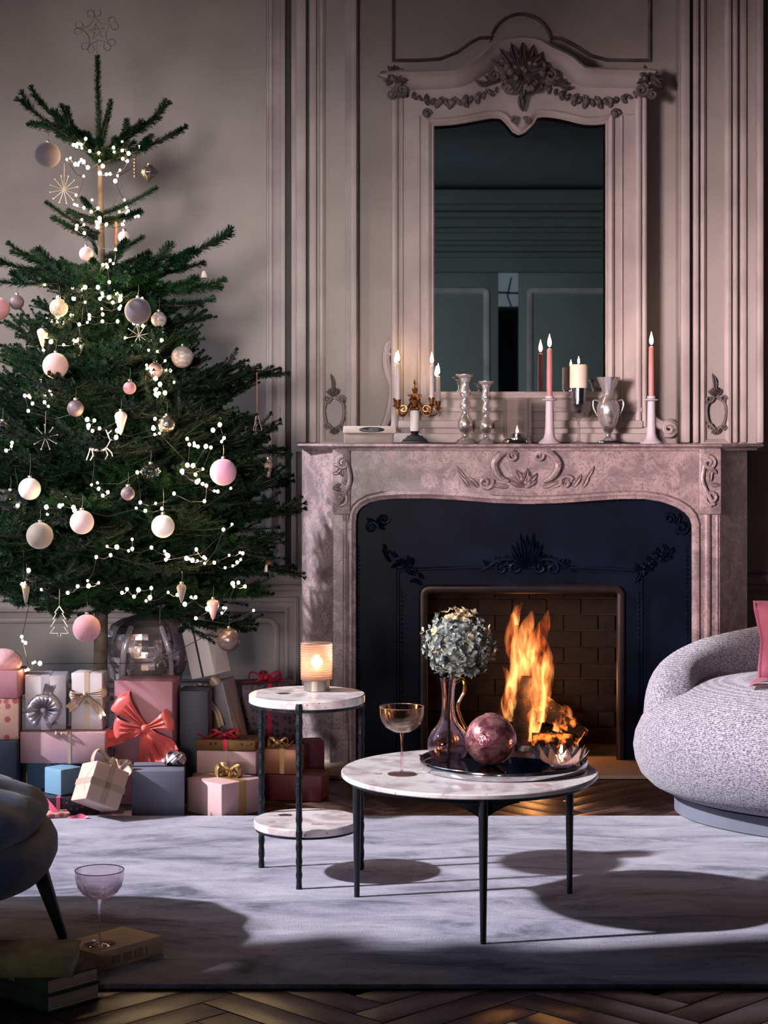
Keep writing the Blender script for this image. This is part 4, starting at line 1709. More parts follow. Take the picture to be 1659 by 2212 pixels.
def chips(parent, spots, z):
    for (x, y, s, a, m_) in spots:
        q_ = MB()
        n_ = 5
        pts = [(x + s * random.uniform(0.6, 1.2) * math.cos(a + 2 * PI * k / n_), y + s * 0.8 * random.uniform(0.6, 1.2) * math.sin(a + 2 * PI * k / n_), z + 0.0003) for k in range(n_)]
        q_.add([(p[0], p[1], z - 0.002) for p in pts] + pts, [tuple(range(n_, 2 * n_)), tuple(reversed(range(n_)))] + [(k, (k + 1) % n_, n_ + (k + 1) % n_, n_ + k) for k in range(n_)])
        q_.build('stone_chip', M[m_], parent, smooth=0)


# side table
tx, ty = -0.200, 4.814
stb = thing('side_table', 'two-tier round side table with white stone tops and hammered black legs', 'table', (tx, ty, RZ))
zt1, zt2 = 0.472, 0.146
q = MB()
disc(q, 0.151, zt1 - 0.022, zt1)
top1 = q.build('top', M['terrazzo'], stb)
chips(top1, [(-0.06, 0.0, 0.022, 0.4, 'chip_dark'), (0.10, 0.02, 0.025, 1.2, 'chip_pink'), (0.02, -0.09, 0.018, 2.0, 'chip_pink'), (-0.02, 0.1, 0.02, 0.9, 'chip_pink')], zt1)
q = MB()
disc(q, 0.138, zt2 - 0.020, zt2)
top2 = q.build('shelf', M['terrazzo'], stb)
chips(top2, [(-0.06, 0.05, 0.026, 0.4, 'chip_dark'), (0.03, -0.07, 0.02, 1.2, 'chip_pink'), (0.09, 0.04, 0.02, 2.0, 'chip_pink'), (-0.09, -0.04, 0.018, 0.9, 'chip_pink')], zt2)
for (z, r) in ((zt1 - 0.030, 0.146), (zt2 - 0.026, 0.134)):
    q = MB()
    q.lathe([(r - 0.02, z), (r, z), (r, z + 0.008), (r - 0.02, z + 0.008), (r - 0.02, z)], 64, cap=False)
    q.build('ring', M['blackmetal'], stb)
for (x, y) in ((-0.124, 0.084), (-0.014, -0.149), (0.140, 0.062)):
    q = MB()
    pts = [(x, y, zt1 - 0.006 - (zt1 - 0.006) * k / 40) for k in range(41)]
    q.tube(pts, [0.0088 + 0.0011 * math.sin(k * 2.1 + x * 50) + random.uniform(-0.0004, 0.0004) - 0.0015 * (k / 40) for k in range(41)], 8)
    q.build('leg', M['blackmetal'], stb)

# coffee table
cx_, cy_ = 0.205, 4.455
ctb = thing('coffee_table', 'round coffee table with thin white marble top and three black legs', 'table', (cx_, cy_, RZ))
zt3 = 0.337
q = MB()
disc(q, 0.308, zt3 - 0.012, zt3, 128)
top3 = q.build('top', M['terrazzo'], ctb)
chips(top3, [(-0.02, -0.20, 0.03, 0.4, 'chip_pink'), (0.16, -0.19, 0.03, 1.2, 'chip_pink'), (-0.22, -0.05, 0.02, 2.0, 'chip_pink'), (-0.10, 0.2, 0.025, 0.9, 'chip_dark')], zt3)
q = MB()
q.lathe([(0.270, zt3 - 0.022), (0.292, zt3 - 0.022), (0.296, zt3 - 0.0125), (0.266, zt3 - 0.0125), (0.270, zt3 - 0.022)], 96, cap=False)
q.build('ring', M['blackmatte'], ctb)
for (x, y) in ((-0.272, 0.130), (0.018, -0.295), (0.258, 0.165)):
    q = MB()
    q.tube([(x, y, zt3 - 0.013), (x, y, 0.2), (x, y, 0)], [0.0115, 0.0098, 0.0068], 12)
    lg = q.build('leg', M['blackmatte'], ctb)
    # curved bracket spreading along the rim on both sides of the leg
    q = MB()
    a0 = math.atan2(y, x)
    r0 = math.hypot(x, y) - 0.008
    rows = []
    for k in range(-10, 11):
        a = a0 + 0.30 * k / 10
        dz = 0.004 + 0.036 * (1 - abs(k) / 10) ** 1.8
        rows.append([(r0 * math.cos(a), r0 * math.sin(a), zt3 - 0.0215), (r0 * math.cos(a), r0 * math.sin(a), zt3 - 0.0215 - dz),
                     ((r0 - 0.01) * math.cos(a), (r0 - 0.01) * math.sin(a), zt3 - 0.0215 - dz), ((r0 - 0.01) * math.cos(a), (r0 - 0.01) * math.sin(a), zt3 - 0.0215)])
    q.grid(rows)
    q.build('bracket', M['blackmatte'], ctb)
TT = RZ + zt3 + 0.0005       # top of the coffee table
coupe('peach coloured coupe glass standing on the coffee table', (*P(868, 1675, 4.40).xy, TT), M['g_peach'], M['g_pink'], M['rim_rose'])

# tray
tr = thing('serving_tray', 'round mirrored silver tray on the coffee table', 'tray', (0.290, 4.495, TT))
q = MB()
q.lathe([(0.196, 0.0), (0.201, 0.001), (0.203, 0.004), (0.2035, 0.020), (0.2025, 0.0215), (0.201, 0.020), (0.200, 0.006), (0.198, 0.0045)], 96)
q.build('rim', M['chrome'], tr)
q = MB()
q.lathe([(0.1995, 0.0035), (0.1995, 0.0050)], 96)
q.build('mirror_base', mat('smoked_mirror', rgb(120, 118, 124), 0.04, 1.0, var=0.08), tr)
TR = TT + 0.0052

# lilac vase with handle and dried hydrangea
vx, vy = P(968, 1640, 4.57).xy
vs_ = thing('bud_vase', 'lilac glass vase with round belly, slender neck and amber handle', 'vase', (vx, vy, TR))
q = MB()
pv = [(0.026, 0.0), (0.042, 0.008), (0.051, 0.028), (0.051, 0.046), (0.042, 0.068), (0.026, 0.088), (0.0175, 0.108), (0.015, 0.135), (0.0155, 0.165), (0.019, 0.19), (0.021, 0.20)]
pin = [(max(0.002, r - 0.003), z + (0.004 if k == 0 else 0)) for k, (r, z) in enumerate(pv)]
q.lathe(pv + list(reversed(pin)), 40)
q.build('body', M['g_lilac'], vs_, smooth=60)
q = MB()
q.tube(smooth_path([Vector((0.016, 0, 0.19)), Vector((0.036, 0, 0.198)), Vector((0.040, 0, 0.17)), Vector((0.024, 0, 0.135)), Vector((0.030, 0, 0.105)), Vector((0.044, 0, 0.075))], 5), 0.0042, 8)
q.build('handle', M['g_amber'], vs_)
hy = thing('hydrangea_bloom', 'round dried grey green hydrangea head in the lilac vase', 'flower', (vx, vy, TR + 0.012))
q = MB()
q.tube([(0, 0, 0), (0.002, 0.0, 0.12), (0.01, 0.0, 0.22), (0.018, 0.0, 0.28)], 0.0035, 6)
q.build('stem', mat('dry_stem', rgb(96, 84, 60), 0.8, var=0.2), hy)
M['petal'] = mat('dried_petals', rgb(150, 158, 150), 0.85, col2=rgb(62, 74, 80), vscale=55, lo=0.4, hi=0.6)
M['petal2'] = mat('cream_petals', rgb(208, 186, 152), 0.85, col2=rgb(164, 142, 116), vscale=55)
q, q2 = MB(), MB()
hc = Vector((0.022, 0.0, 0.275))
rnd = random.Random(3)
for k in range(330):
    z = rnd.uniform(-1, 1)
    a = rnd.uniform(0, 2 * PI)
    d = Vector((math.sqrt(1 - z * z) * math.cos(a), math.sqrt(1 - z * z) * math.sin(a), z))
    rr = 0.082 * rnd.uniform(0.74, 1.06)
    if d.x > 0.45 and d.z < 0.1:
        rr *= 1.10
    c0 = hc + d * rr
    t1 = d.orthogonal().normalized()
    t2 = d.cross(t1)
    tgt = q2 if (d.z > 0.75 or (d.x > 0.75 and rnd.random() < 0.6) or rnd.random() < 0.08) else q
    tw = rnd.uniform(0, PI)
    s = rnd.uniform(0.009, 0.0135)
    for p4 in range(4):
        b_ = tw + p4 * PI / 2
        u = t1 * math.cos(b_) + t2 * math.sin(b_)
        w = t1 * -math.sin(b_) + t2 * math.cos(b_)
        up = rnd.uniform(0.2, 1.5)
        p0 = c0
        tip = c0 + u * s + d * s * up * 0.7
        mid = c0 + u * s * 0.6 + d * s * 0.15
        tgt.add([p0, mid + w * s * 0.48 + d * s * up * 0.3, tip, mid - w * s * 0.48 + d * s * up * 0.3], [(0, 1, 2), (0, 2, 3)])
q.ball(hc, 0.062, 16, 10)
o = q.build('petals', M['petal'], hy, smooth=0)
o['kind'] = 'stuff'
o = q2.build('cream_petals', M['petal2'], hy, smooth=0)
o['kind'] = 'stuff'

# crackled pink globe
gs = thing('glass_globe', 'pink crackled mercury glass globe on the mirrored tray', 'globe', (*P(1060, 1645, 4.49).xy, TR))
M['crackle'] = mat('crackled_pink_glass', rgb(226, 160, 164), 0.16, 0.75, col2=rgb(150, 88, 102), vscale=38, lo=0.42, hi=0.56, bump=0.25, bscale=90)
q = MB()
q.ball((0, 0, 0.0625), 0.0625, 48, 32)
q.build('shell', M['crackle'], gs, smooth=80)
q = MB()
q.lathe([(0.014, 0.122), (0.016, 0.1245), (0.012, 0.1265), (0.003, 0.1265)], 20)
q.build('stopper', M['crackle'], gs)


# lotus bowl with tea light
def candle_flame(parent, x, y, z, s=1.0, name='flame'):
    q_ = MB()
    q_.lathe([(0.0004, 0.0), (0.0026, 0.002), (0.0040, 0.006), (0.0038, 0.010), (0.0024, 0.016), (0.0010, 0.021), (0.0002, 0.025)], 10)
    o_ = q_.build(name, M['flame'], parent, smooth=80, loc=(x, y, z))
    o_.scale = (s, s, s)
    w_ = MB()
    w_.tube([(0, 0, -0.006), (0.0005, 0, 0.003)], 0.0006, 5)
    w_.build('wick', M['blackmatte'], parent, loc=(x, y, z))
    return o_


def translucent_glass(name, col, tint, clear, k):
    m = glass(name, col, 0.08, clear=clear)
    nt_ = m.node_tree
    t_ = nt_.nodes.new('ShaderNodeBsdfTranslucent')
    t_.inputs[0].default_value = tint
    mx_ = nt_.nodes.new('ShaderNodeMixShader')
    mx_.inputs[0].default_value = k
    nt_.links.new(nt_.nodes['Mix Shader'].outputs[0], mx_.inputs[1])
    nt_.links.new(t_.outputs[0], mx_.inputs[2])
    nt_.links.new(mx_.outputs[0], nt_.nodes['Material Output'].inputs[0])
    return m


M['g_petal'] = translucent_glass('pink_petal_glass', (0.96, 0.78, 0.78, 1), (0.95, 0.62, 0.58, 1), 0.4, 0.3)
lx, ly = P(1212, 1652, 4.475).xy
lb = thing('lotus_bowl', 'pink glass lotus-shaped bowl on the right side of the tray', 'bowl', (lx, ly, TR))
q = MB()
q.lathe([(0.024, 0.0), (0.028, 0.002), (0.030, 0.008), (0.026, 0.012)], 32)
q.build('base', M['g_pink'], lb)
for ring, (n_, r0_, r1_, z0_, z1_, wv) in enumerate(((9, 0.022, 0.058, 0.008, 0.048, 0.015), (9, 0.026, 0.070, 0.006, 0.040, 0.016))):
    for k in range(n_):
        a = 2 * PI * (k + 0.5 * ring) / n_
        q = MB()
        rows = []
        for i in range(9):
            t = i / 8
            r_ = r0_ + (r1_ - r0_) * t ** 0.8
            z = z0_ + (z1_ - z0_) * t ** 1.7
            hw = wv * math.sin(PI * (0.16 + 0.84 * t) ** 0.8) ** 0.8 + 0.0006
            rows.append([(r_ + 0.004 * (1 - v * v) * -1, hw * v, z + 0.004 * v * v) for v in (-1, -0.5, 0, 0.5, 1)])
        cs, sn = math.cos(a), math.sin(a)
        rows = [[(p[0] * cs - p[1] * sn, p[0] * sn + p[1] * cs, p[2]) for p in r] for r in rows]
        q.grid(rows)
        q.build('petal', M['g_petal'], lb, smooth=80)


def tealight(label, loc, r=0.019):
    t = thing('tea_light', label, 'candle', loc)
    q_ = MB()
    q_.lathe([(r * 0.95, 0), (r, 0.001), (r, 0.014), (r * 0.96, 0.0145), (r * 0.94, 0.012)], 28)
    q_.build('cup', M['chrome'], t)
    q_ = MB()
    q_.lathe([(r * 0.9, 0.0122), (r * 0.9, 0.0128), (r * 0.1, 0.0132)], 24)
    q_.build('wax', M['wax'], t)
    candle_flame(t, 0, 0, 0.018, 0.9)
    return t


tealight('burning tea light inside the pink lotus bowl', (lx, ly, TR + 0.0125))

# ribbed hurricane on the side table
hx_, hy_ = P(684, 1490, 4.87).xy
ST = RZ + zt1 + 0.0006
hl_ = thing('candle_lantern', 'blush ribbed glass candle lantern on the side table', 'lantern', (hx_, hy_, ST))
q = MB()
q.lathe([(0.033, 0.0), (0.034, 0.001), (0.034, 0.027), (0.033, 0.028), (0.028, 0.028)], 40)
q.build('base', mat('pale_brass_base', rgb(168, 158, 146), 0.28, 0.8, var=0.2), hl_)
q = MB()
rib = []
nr = 15
for k in range(nr * 4 + 1):
    z = 0.030 + 0.094 * k / (nr * 4)
    rib.append((0.0415 + 0.0012 * math.cos(2 * PI * k / 4), z))
q.lathe(rib + [(r - 0.003, z) for r, z in reversed(rib)], 40, cap=False)
q.lathe([(0.030, 0.0285), (0.041, 0.0295), (0.041, 0.0312), (0.03, 0.031)], 40)
M['g_blush'] = glass('blush_ribbed_glass', (1.0, 0.88, 0.82, 1), 0.15, clear=0.45)
nt_ = M['g_blush'].node_tree
tr_ = nt_.nodes.new('ShaderNodeBsdfTranslucent')
tr_.inputs[0].default_value = (1.0, 0.80, 0.72, 1)
mx_ = nt_.nodes.new('ShaderNodeMixShader')
mx_.inputs[0].default_value = 0.4
nt_.links.new(nt_.nodes['Mix Shader'].outputs[0], mx_.inputs[1])
nt_.links.new(tr_.outputs[0], mx_.inputs[2])
nt_.links.new(mx_.outputs[0], nt_.nodes['Material Output'].inputs[0])
q.build('ribbed_glass', M['g_blush'], hl_, smooth=80)
tl = thing('votive_candle', 'small burning candle inside the ribbed lantern', 'candle', (hx_, hy_, ST + 0.0322))
q = MB()
q.lathe([(0.021, 0), (0.022, 0.001), (0.022, 0.021), (0.019, 0.022), (0.003, 0.0205)], 28)
q.build('wax', M['wax'], tl)
candle_flame(tl, 0, 0, 0.025, 1.2)
pl_ = bpy.data.lights.new('lantern_glow', 'POINT')
po = bpy.data.objects.new('lantern_glow', pl_)
COL.objects.link(po)
po.location = (hx_, hy_, ST + 0.075)
pl_.energy = 0.35
pl_.color = (1.0, 0.62, 0.36)
pl_.shadow_soft_size = 0.012
# ================================================================ things on the mantel
def on_mantel(px, D):
    return (XW(px, D), D, zM + 0.0005)


# box with an oval emblem
bo = thing('keepsake_box', 'pale low wooden box with dark oval emblem at the mantel end', 'box', on_mantel(795, 6.58), (0, 0, math.radians(2)))
q = MB()
q.bbox(-0.085, 0.085, -0.045, 0.045, 0.0, 0.036, 0.003)
q.build('body', mat('grey_box', rgb(150, 134, 128), 0.6, var=0.2, vscale=20), bo)
q = MB()
q.bbox(-0.088, 0.098, -0.048, 0.048, 0.0362, 0.062, 0.004)
ld = q.build('lid', mat('cream_box', rgb(196, 182, 172), 0.6, var=0.12, vscale=15), bo)
q = MB()
q.lathe([(0.05, 0), (0.05, 0.0012), (0.048, 0.0016)], 40, (0.012, -0.0482, 0.049), m=Matrix.Rotation(PI / 2, 4, 'X') @ Matrix.Diagonal((0.9, 0.19, 1, 1)))
q.build('oval_emblem', M['blackmatte'], ld)
q = MB()
q.lathe([(0.02, 0), (0.02, 0.0018)], 30, (0.018, -0.0484, 0.049), m=Matrix.Rotation(PI / 2, 4, 'X') @ Matrix.Diagonal((0.9, 0.4, 1, 1)))
q.build('emblem_centre', mat('grey_print', rgb(92, 86, 90), 0.7, var=0.3, vscale=60), ld)


def taper(parent_label, loc, h, r, m, flame=True, s=1.0):
    t = thing('taper_candle', parent_label, 'candle', loc)
    q_ = MB()
    q_.lathe([(r, 0), (r * 0.98, h * 0.5), (r * 0.86, h - 0.004), (r * 0.6, h), (r * 0.15, h + 0.001)], 20)
    q_.build('wax', m, t, smooth=50)
    if flame:
        candle_flame(t, 0, 0, h + 0.006, 1.6 * s)
    return t


# candelabra
cd = 6.60
cl = on_mantel(896, cd)
ca_t = thing('candelabra', 'brass four-armed candelabra with white marble stem and black base', 'candelabra', cl)
q = MB()
for (w, z0, z1) in ((0.046, 0.0, 0.010), (0.042, 0.0102, 0.016), (0.034, 0.0162, 0.022), (0.028, 0.0222, 0.028)):
    q.bbox(-w, w, -w, w, z0, z1, 0.002)
q.lathe([(0.02, 0.028), (0.012, 0.034), (0.014, 0.04), (0.016, 0.044)], 20)
q.build('base', M['blackmatte'], ca_t)
q = MB()
q.lathe([(0.014, 0.044), (0.0165, 0.05), (0.0165, 0.112), (0.014, 0.118)], 24)
q.build('stem', M['white_stone'], ca_t)
q = MB()
q.lathe([(0.016, 0.118), (0.02, 0.124), (0.012, 0.132), (0.016, 0.145), (0.022, 0.155), (0.014, 0.168), (0.006, 0.178), (0.010, 0.19), (0.012, 0.195), (0.004, 0.203), (0.003, 0.21), (0.006, 0.216), (0.001, 0.23)], 20)
for k in range(6):
    a = 2 * PI * k / 6
    q.ball((0.02 * math.cos(a), 0.02 * math.sin(a), 0.172), 0.005, 6, 5)
q.build('finial', M['brass'], ca_t)
arms = [(-0.066, 0.012, 0.148), (-0.060, -0.030, 0.142), (0.060, -0.026, 0.150), (0.084, 0.018, 0.138)]
for k, (ax, ay, az) in enumerate(arms):
    q = MB()
    pts = smooth_path([Vector((ax * 0.18, ay * 0.2, 0.150)), Vector((ax * 0.38, ay * 0.4, 0.128)), Vector((ax * 0.62, ay * 0.65, 0.100)), Vector((ax * 0.9, ay * 0.9, 0.104)), Vector((ax, ay, az - 0.018))], 5)
    q.tube(pts, 0.0036, 8)
    # scrolls on the arm
    s_ = 1 if ax > 0 else -1
    sc = []
    for i in range(18):
        t = i / 17
        a = 2 * PI * 1.2 * t
        r_ = 0.016 * (1 - 0.75 * t)
        sc.append((ax * 0.66 + s_ * r_ * math.cos(a) * 1.0, ay * 0.66, 0.122 + r_ * math.sin(a)))
    q.tube(sc, 0.0026, 6)
    q.lathe([(0.003, az - 0.02), (0.012, az - 0.014), (0.014, az - 0.012), (0.006, az - 0.008), (0.009, az - 0.002), (0.0115, az + 0.012), (0.0115, az + 0.014), (0.0095, az + 0.014), (0.0092, az + 0.002)], 16, (ax, ay, 0))
    q.build('arm', M['brass'], ca_t)
labels = ['pale candle behind at the left arm of the candelabra', 'pale burning candle in front at the left arm of the candelabra',
          'taller pale burning candle on the right arm of the candelabra', 'shorter pale burning candle at the far right of the candelabra']
hts = [0.130, 0.140, 0.126, 0.100]
for (ax, ay, az), lb_, h in zip(arms, labels, hts):
    taper(lb_, (cl[0] + ax, cl[1] + ay, cl[2] + az + 0.003), h, 0.0088, M['wax_grey'])


# mercury glass candlesticks
def stick(label, px, D, h, k=1.0):
    t = thing('candlestick', label, 'candlestick', on_mantel(px, D), (0, 0, 0), 'silver candlesticks on the mantel')
    z = h / 0.25
    prof = [(0.036, 0.0), (0.037, 0.004), (0.028, 0.012), (0.014, 0.022), (0.012, 0.034), (0.022, 0.048), (0.028, 0.066), (0.026, 0.084), (0.014, 0.102), (0.010, 0.112), (0.013, 0.12),
            (0.020, 0.13), (0.019, 0.145), (0.012, 0.158), (0.013, 0.168), (0.021, 0.178), (0.022, 0.190), (0.014, 0.205), (0.015, 0.222), (0.022, 0.236), (0.034, 0.2475), (0.034, 0.25), (0.028, 0.2495), (0.012, 0.240)]
    q_ = MB()
    q_.lathe([(r * k, zz * z) for r, zz in prof[:3]], 28)
    q_.build('foot', M['silver'], t, smooth=50)
    q_ = MB()
    q_.lathe([(r * k, zz * z) for r, zz in prof[2:20]], 28)
    q_.build('stem', M['silver'], t, smooth=60)
    q_ = MB()
    q_.lathe([(r * k, zz * z) for r, zz in prof[19:]], 28)
    q_.build('cup', M['silver'], t, smooth=50)
    return t


stick('taller of the two knobbly silver candlesticks without candles', 1005, 6.60, 0.246)
stick('shorter of the two knobbly silver candlesticks without candles', 1050, 6.60, 0.222, 0.84)

# clear hurricane with tea light
hu = thing('hurricane_glass', 'wide clear glass hurricane with silver foot on the mantel', 'candle holder', on_mantel(1117, 6.56))
q = MB()
q.lathe([(0.052, 0), (0.053, 0.002), (0.05, 0.010), (0.046, 0.014), (0.046, 0.018), (0.03, 0.018)], 40)
q.build('foot', M['chrome'], hu)
q = MB()
q.lathe([(0.030, 0.0185), (0.048, 0.020), (0.051, 0.03), (0.051, 0.155), (0.053, 0.160), (0.0515, 0.160), (0.049, 0.155), (0.049, 0.03), (0.047, 0.022), (0.03, 0.0205)], 48)
q.build('cylinder', M['g_clear'], hu, smooth=50)
tealight('burning tea light inside the clear hurricane glass', (XW(1117, 6.56), 6.56, zM + 0.022), 0.02)
for (px, nm) in ((1097, 'left'), (1137, 'right')):
    pass


# lilac candlesticks with pink tapers
def lilac_stick(label, clabel, px, D, h_c):
    t = thing('candlestick', label, 'candlestick', on_mantel(px, D), (0, 0, 0), 'lilac candlesticks')
    q_ = MB()
    q_.lathe([(0.039, 0), (0.040, 0.003), (0.034, 0.008), (0.022, 0.018), (0.0165, 0.035), (0.0155, 0.06)], 32)
    q_.build('base', M['lilac'], t, smooth=60)
    q_ = MB()
    q_.lathe([(0.0155, 0.06), (0.0145, 0.10), (0.0135, 0.150)], 28)
    q_.build('stem', M['lilac'], t, smooth=60)
    q_ = MB()
    q_.lathe([(0.0135, 0.150), (0.026, 0.153), (0.027, 0.156), (0.015, 0.159), (0.015, 0.168), (0.0115, 0.168), (0.0115, 0.158)], 28)
    q_.build('drip_ring', M['lilac'], t)
    taper(clabel, (XW(px, D), D, zM + 0.158), h_c, 0.0105, M['wax_pink'], True, 1.15)
    return t


lilac_stick('lilac candlestick beside the hurricane glass', 'tall pink taper burning before the mirror', 1187, 6.55, 0.178)
lilac_stick('lilac candlestick at the right end of the mantel', 'tall pink taper burning at the right end of the mantel', 1407, 6.55, 0.186)

# glass goblet with silver cup and pillar candle
gb = thing('goblet_holder', 'clear glass goblet candle holder with silver cup', 'candle holder', on_mantel(1250, 6.60))
q = MB()
q.lathe([(0.030, 0), (0.031, 0.002), (0.008, 0.008), (0.005, 0.02), (0.0045, 0.08), (0.012, 0.09)], 32)
q.build('stem', M['g_clear'], gb, smooth=60)
q = MB()
q.lathe([(0.012, 0.09), (0.034, 0.098), (0.042, 0.118), (0.044, 0.150), (0.0425, 0.150), (0.040, 0.12), (0.032, 0.102), (0.012, 0.094)], 36)
q.build('bowl', M['g_clear'], gb, smooth=60)
q = MB()
q.lathe([(0.010, 0.1045), (0.020, 0.108), (0.014, 0.122), (0.018, 0.134), (0.026, 0.140), (0.027, 0.196), (0.024, 0.197), (0.022, 0.192)], 32)
q.build('cup', M['chrome'], gb, smooth=40)
pc = thing('pillar_candle', 'thick ivory pillar candle burning on the goblet holder', 'candle', (XW(1250, 6.60), 6.60, zM + 0.1978))
q = MB()
q.lathe([(0.0315, 0), (0.032, 0.002), (0.032, 0.080), (0.029, 0.084), (0.022, 0.081), (0.004, 0.079)], 36)
q.build('wax', M['wax'], pc, smooth=40)
candle_flame(pc, 0, 0, 0.086, 1.1)

# silver urn
ur = thing('silver_urn', 'mercury glass silver urn with flared rim on a square foot', 'urn', on_mantel(1314, 6.60))
q = MB()
q.bbox(-0.036, 0.036, -0.036, 0.036, 0, 0.010, 0.002)
q.build('foot', M['chrome'], ur)
q = MB()
q.lathe([(0.024, 0.0101), (0.012, 0.022), (0.010, 0.034), (0.016, 0.042), (0.030, 0.07), (0.040, 0.105), (0.042, 0.130), (0.034, 0.150), (0.022, 0.165), (0.020, 0.176)], 32)
q.build('body', M['silver'], ur, smooth=60)
q = MB()
q.lathe([(0.020, 0.176), (0.026, 0.200), (0.036, 0.222), (0.042, 0.236), (0.039, 0.236), (0.030, 0.218), (0.018, 0.180)], 32)
q.build('rim', M['silver'], ur, smooth=60)
for s in (-1, 1):
    q = MB()
    q.tube(smooth_path([Vector((s * 0.032, 0, 0.15)), Vector((s * 0.05, 0, 0.155)), Vector((s * 0.054, 0, 0.135)), Vector((s * 0.045, 0, 0.11)), Vector((s * 0.038, 0, 0.098))], 4), 0.003, 8)
    q.build('handle', M['silver'], ur)
# ================================================================ presents under the tree
def paper(name, c, rough=0.5, metal=0.0, var=0.12, bump=0.25, spec=0.5):
    return mat(name, c, rough, metal, var=var, vscale=7, bump=bump, bscale=9, spec=spec)


def dotted(name, base, dot, scale, thr=0.22, metal=0.0, rough=0.5):
    m = bpy.data.materials.new(name)
    nt, b = nodes_of(m)
    N, L = nt.nodes.new, nt.links.new
    tc = N('ShaderNodeTexCoord')
    v = N('ShaderNodeTexVoronoi')
    v.inputs['Scale'].default_value = scale
    v.inputs['Randomness'].default_value = 0.55
    L(tc.outputs['Object'], v.inputs['Vector'])
    rp = N('ShaderNodeValToRGB')
    rp.color_ramp.elements[0].position = thr
    rp.color_ramp.elements[0].color = dot
    rp.color_ramp.elements[1].position = thr + 0.08
    rp.color_ramp.elements[1].color = base
    L(v.outputs['Distance'], rp.inputs['Fac'])
    L(rp.outputs[0], b.inputs['Base Color'])
    b.inputs['Roughness'].default_value = rough
    b.inputs['Metallic'].default_value = metal
    return m


M['p_pink'] = paper('blush_paper', rgb(212, 174, 176))
M['p_pink2'] = paper('dusty_rose_paper', rgb(196, 156, 166))
M['p_coral'] = paper('rose_paper', rgb(168, 112, 126))
M['p_silver'] = paper('silver_lilac_paper', rgb(176, 172, 186), 0.35, 0.25)
M['p_lav'] = paper('pale_lavender_paper', rgb(206, 194, 202), 0.45, 0.1)
M['p_blue'] = paper('powder_blue_paper', rgb(116, 156, 184))
M['p_beige'] = paper('shell_beige_paper', rgb(216, 184, 168))
M['p_slate'] = paper('slate_paper', rgb(112, 114, 134), 0.55)
M['p_navy'] = paper('navy_paper', rgb(34, 40, 62), 0.5)
M['p_white'] = paper('pearl_white_paper', rgb(222, 214, 214), 0.4, 0.1)
M['p_grey'] = paper('grey_lilac_paper', rgb(140, 134, 146), 0.4, 0.15)
M['p_plum'] = dotted('plum_dotted_paper', rgb(92, 62, 78), rgb(36, 26, 40), 48, 0.30)
M['p_floral'] = dotted('floral_paper', rgb(206, 168, 152), rgb(176, 82, 94), 34, 0.34)
M['p_gold'] = dotted('gold_maroon_paper', rgb(120, 86, 44), rgb(72, 24, 34), 60, 0.3, 0.4)
M['p_tan'] = paper('copper_tan_paper', rgb(170, 112, 82), 0.35, 0.3)
M['p_wine'] = paper('wine_red_paper', rgb(110, 42, 56), 0.5)
M['p_darkpat'] = dotted('black_rose_paper', rgb(38, 30, 42), rgb(108, 60, 78), 60, 0.2)
M['r_champ'] = mat('champagne_satin', rgb(206, 182, 164), 0.35, 0.25, var=0.15)
M['r_silver'] = mat('silver_satin', rgb(196, 190, 204), 0.25, 0.5, var=0.2)
M['r_coral'] = mat('coral_satin', rgb(232, 106, 98), 0.38, 0.05, col2=rgb(206, 82, 80), vscale=8, sheen=0.2)
M['r_dark'] = mat('dark_satin', rgb(52, 48, 62), 0.4, 0.1, var=0.2)
M['r_red'] = mat('crimson_satin', rgb(196, 40, 70), 0.35, 0.1, var=0.2)
M['r_gold'] = mat('gold_satin', rgb(206, 168, 112), 0.3, 0.6, var=0.2)
M['r_pink'] = mat('hot_pink_satin', rgb(226, 98, 132), 0.35, 0.1, var=0.15)
M['foil'] = mat('silver_foil', rgb(226, 214, 220), 0.3, 0.85, col2=rgb(150, 140, 156), vscale=9, bump=1.0, bscale=14)


def bow(parent, c, u, v, n, loops, tails, m, depth=0.02, name='bow', knot=0.012):
    """loops / tails: (angle, length, width) in the (u, v) plane with normal n"""
    c, u, v, n = Vector(c), Vector(u).normalized(), Vector(v).normalized(), Vector(n).normalized()
    q_ = MB()
    for (a, L_, w) in loops:
        a = math.radians(a)
        d = u * math.cos(a) + v * math.sin(a)
        pz = n.cross(d)
        rows = []
        for i in range(17):
            t = i / 16
            along = L_ * math.sin(PI * t) ** 0.75
            lift = depth * math.sin(2 * PI * t) * 0.8 + depth * 0.55
            hw = w / 2 * (0.22 + 0.78 * math.sin(PI * t) ** 1.1)
            row = []
            for j in range(7):
                s_ = j / 3 - 1
                fold = depth * 0.22 * math.cos(3 * PI * s_ + i * 0.2) * (1 - 0.6 * math.sin(PI * t))
                row.append(c + d * (along * (1 - 0.10 * s_ * s_ * math.sin(PI * t))) + n * (lift + fold) + pz * hw * s_)
            rows.append(row)
        q_.grid(rows)
    for (a, L_, w) in tails:
        a = math.radians(a)
        d = u * math.cos(a) + v * math.sin(a)
        pz = n.cross(d)
        rows = []
        for i in range(13):
            t = i / 12
            hw = w / 2 * (0.25 + 0.75 * min(1, t * 1.6))
            row = []
            for j in range(7):
                s_ = j / 3 - 1
                notch = -0.28 * w * (1 - abs(s_)) * (t > 0.99)
                row.append(c + d * (L_ * t + notch) + n * (depth * (0.45 + 0.35 * math.sin(2.4 * PI * t)) + depth * 0.16 * math.cos(2 * PI * s_)) + pz * (hw * s_ + 0.10 * L_ * t * t * math.sin(a * 3)))
            rows.append(row)
        q_.grid(rows)
    R = Matrix((u, v, n)).transposed()
    q_.ball(c + n * depth * 0.55, (knot, knot, depth * 0.55), 12, 8, R)
    return q_.build(name, m, parent, smooth=60)


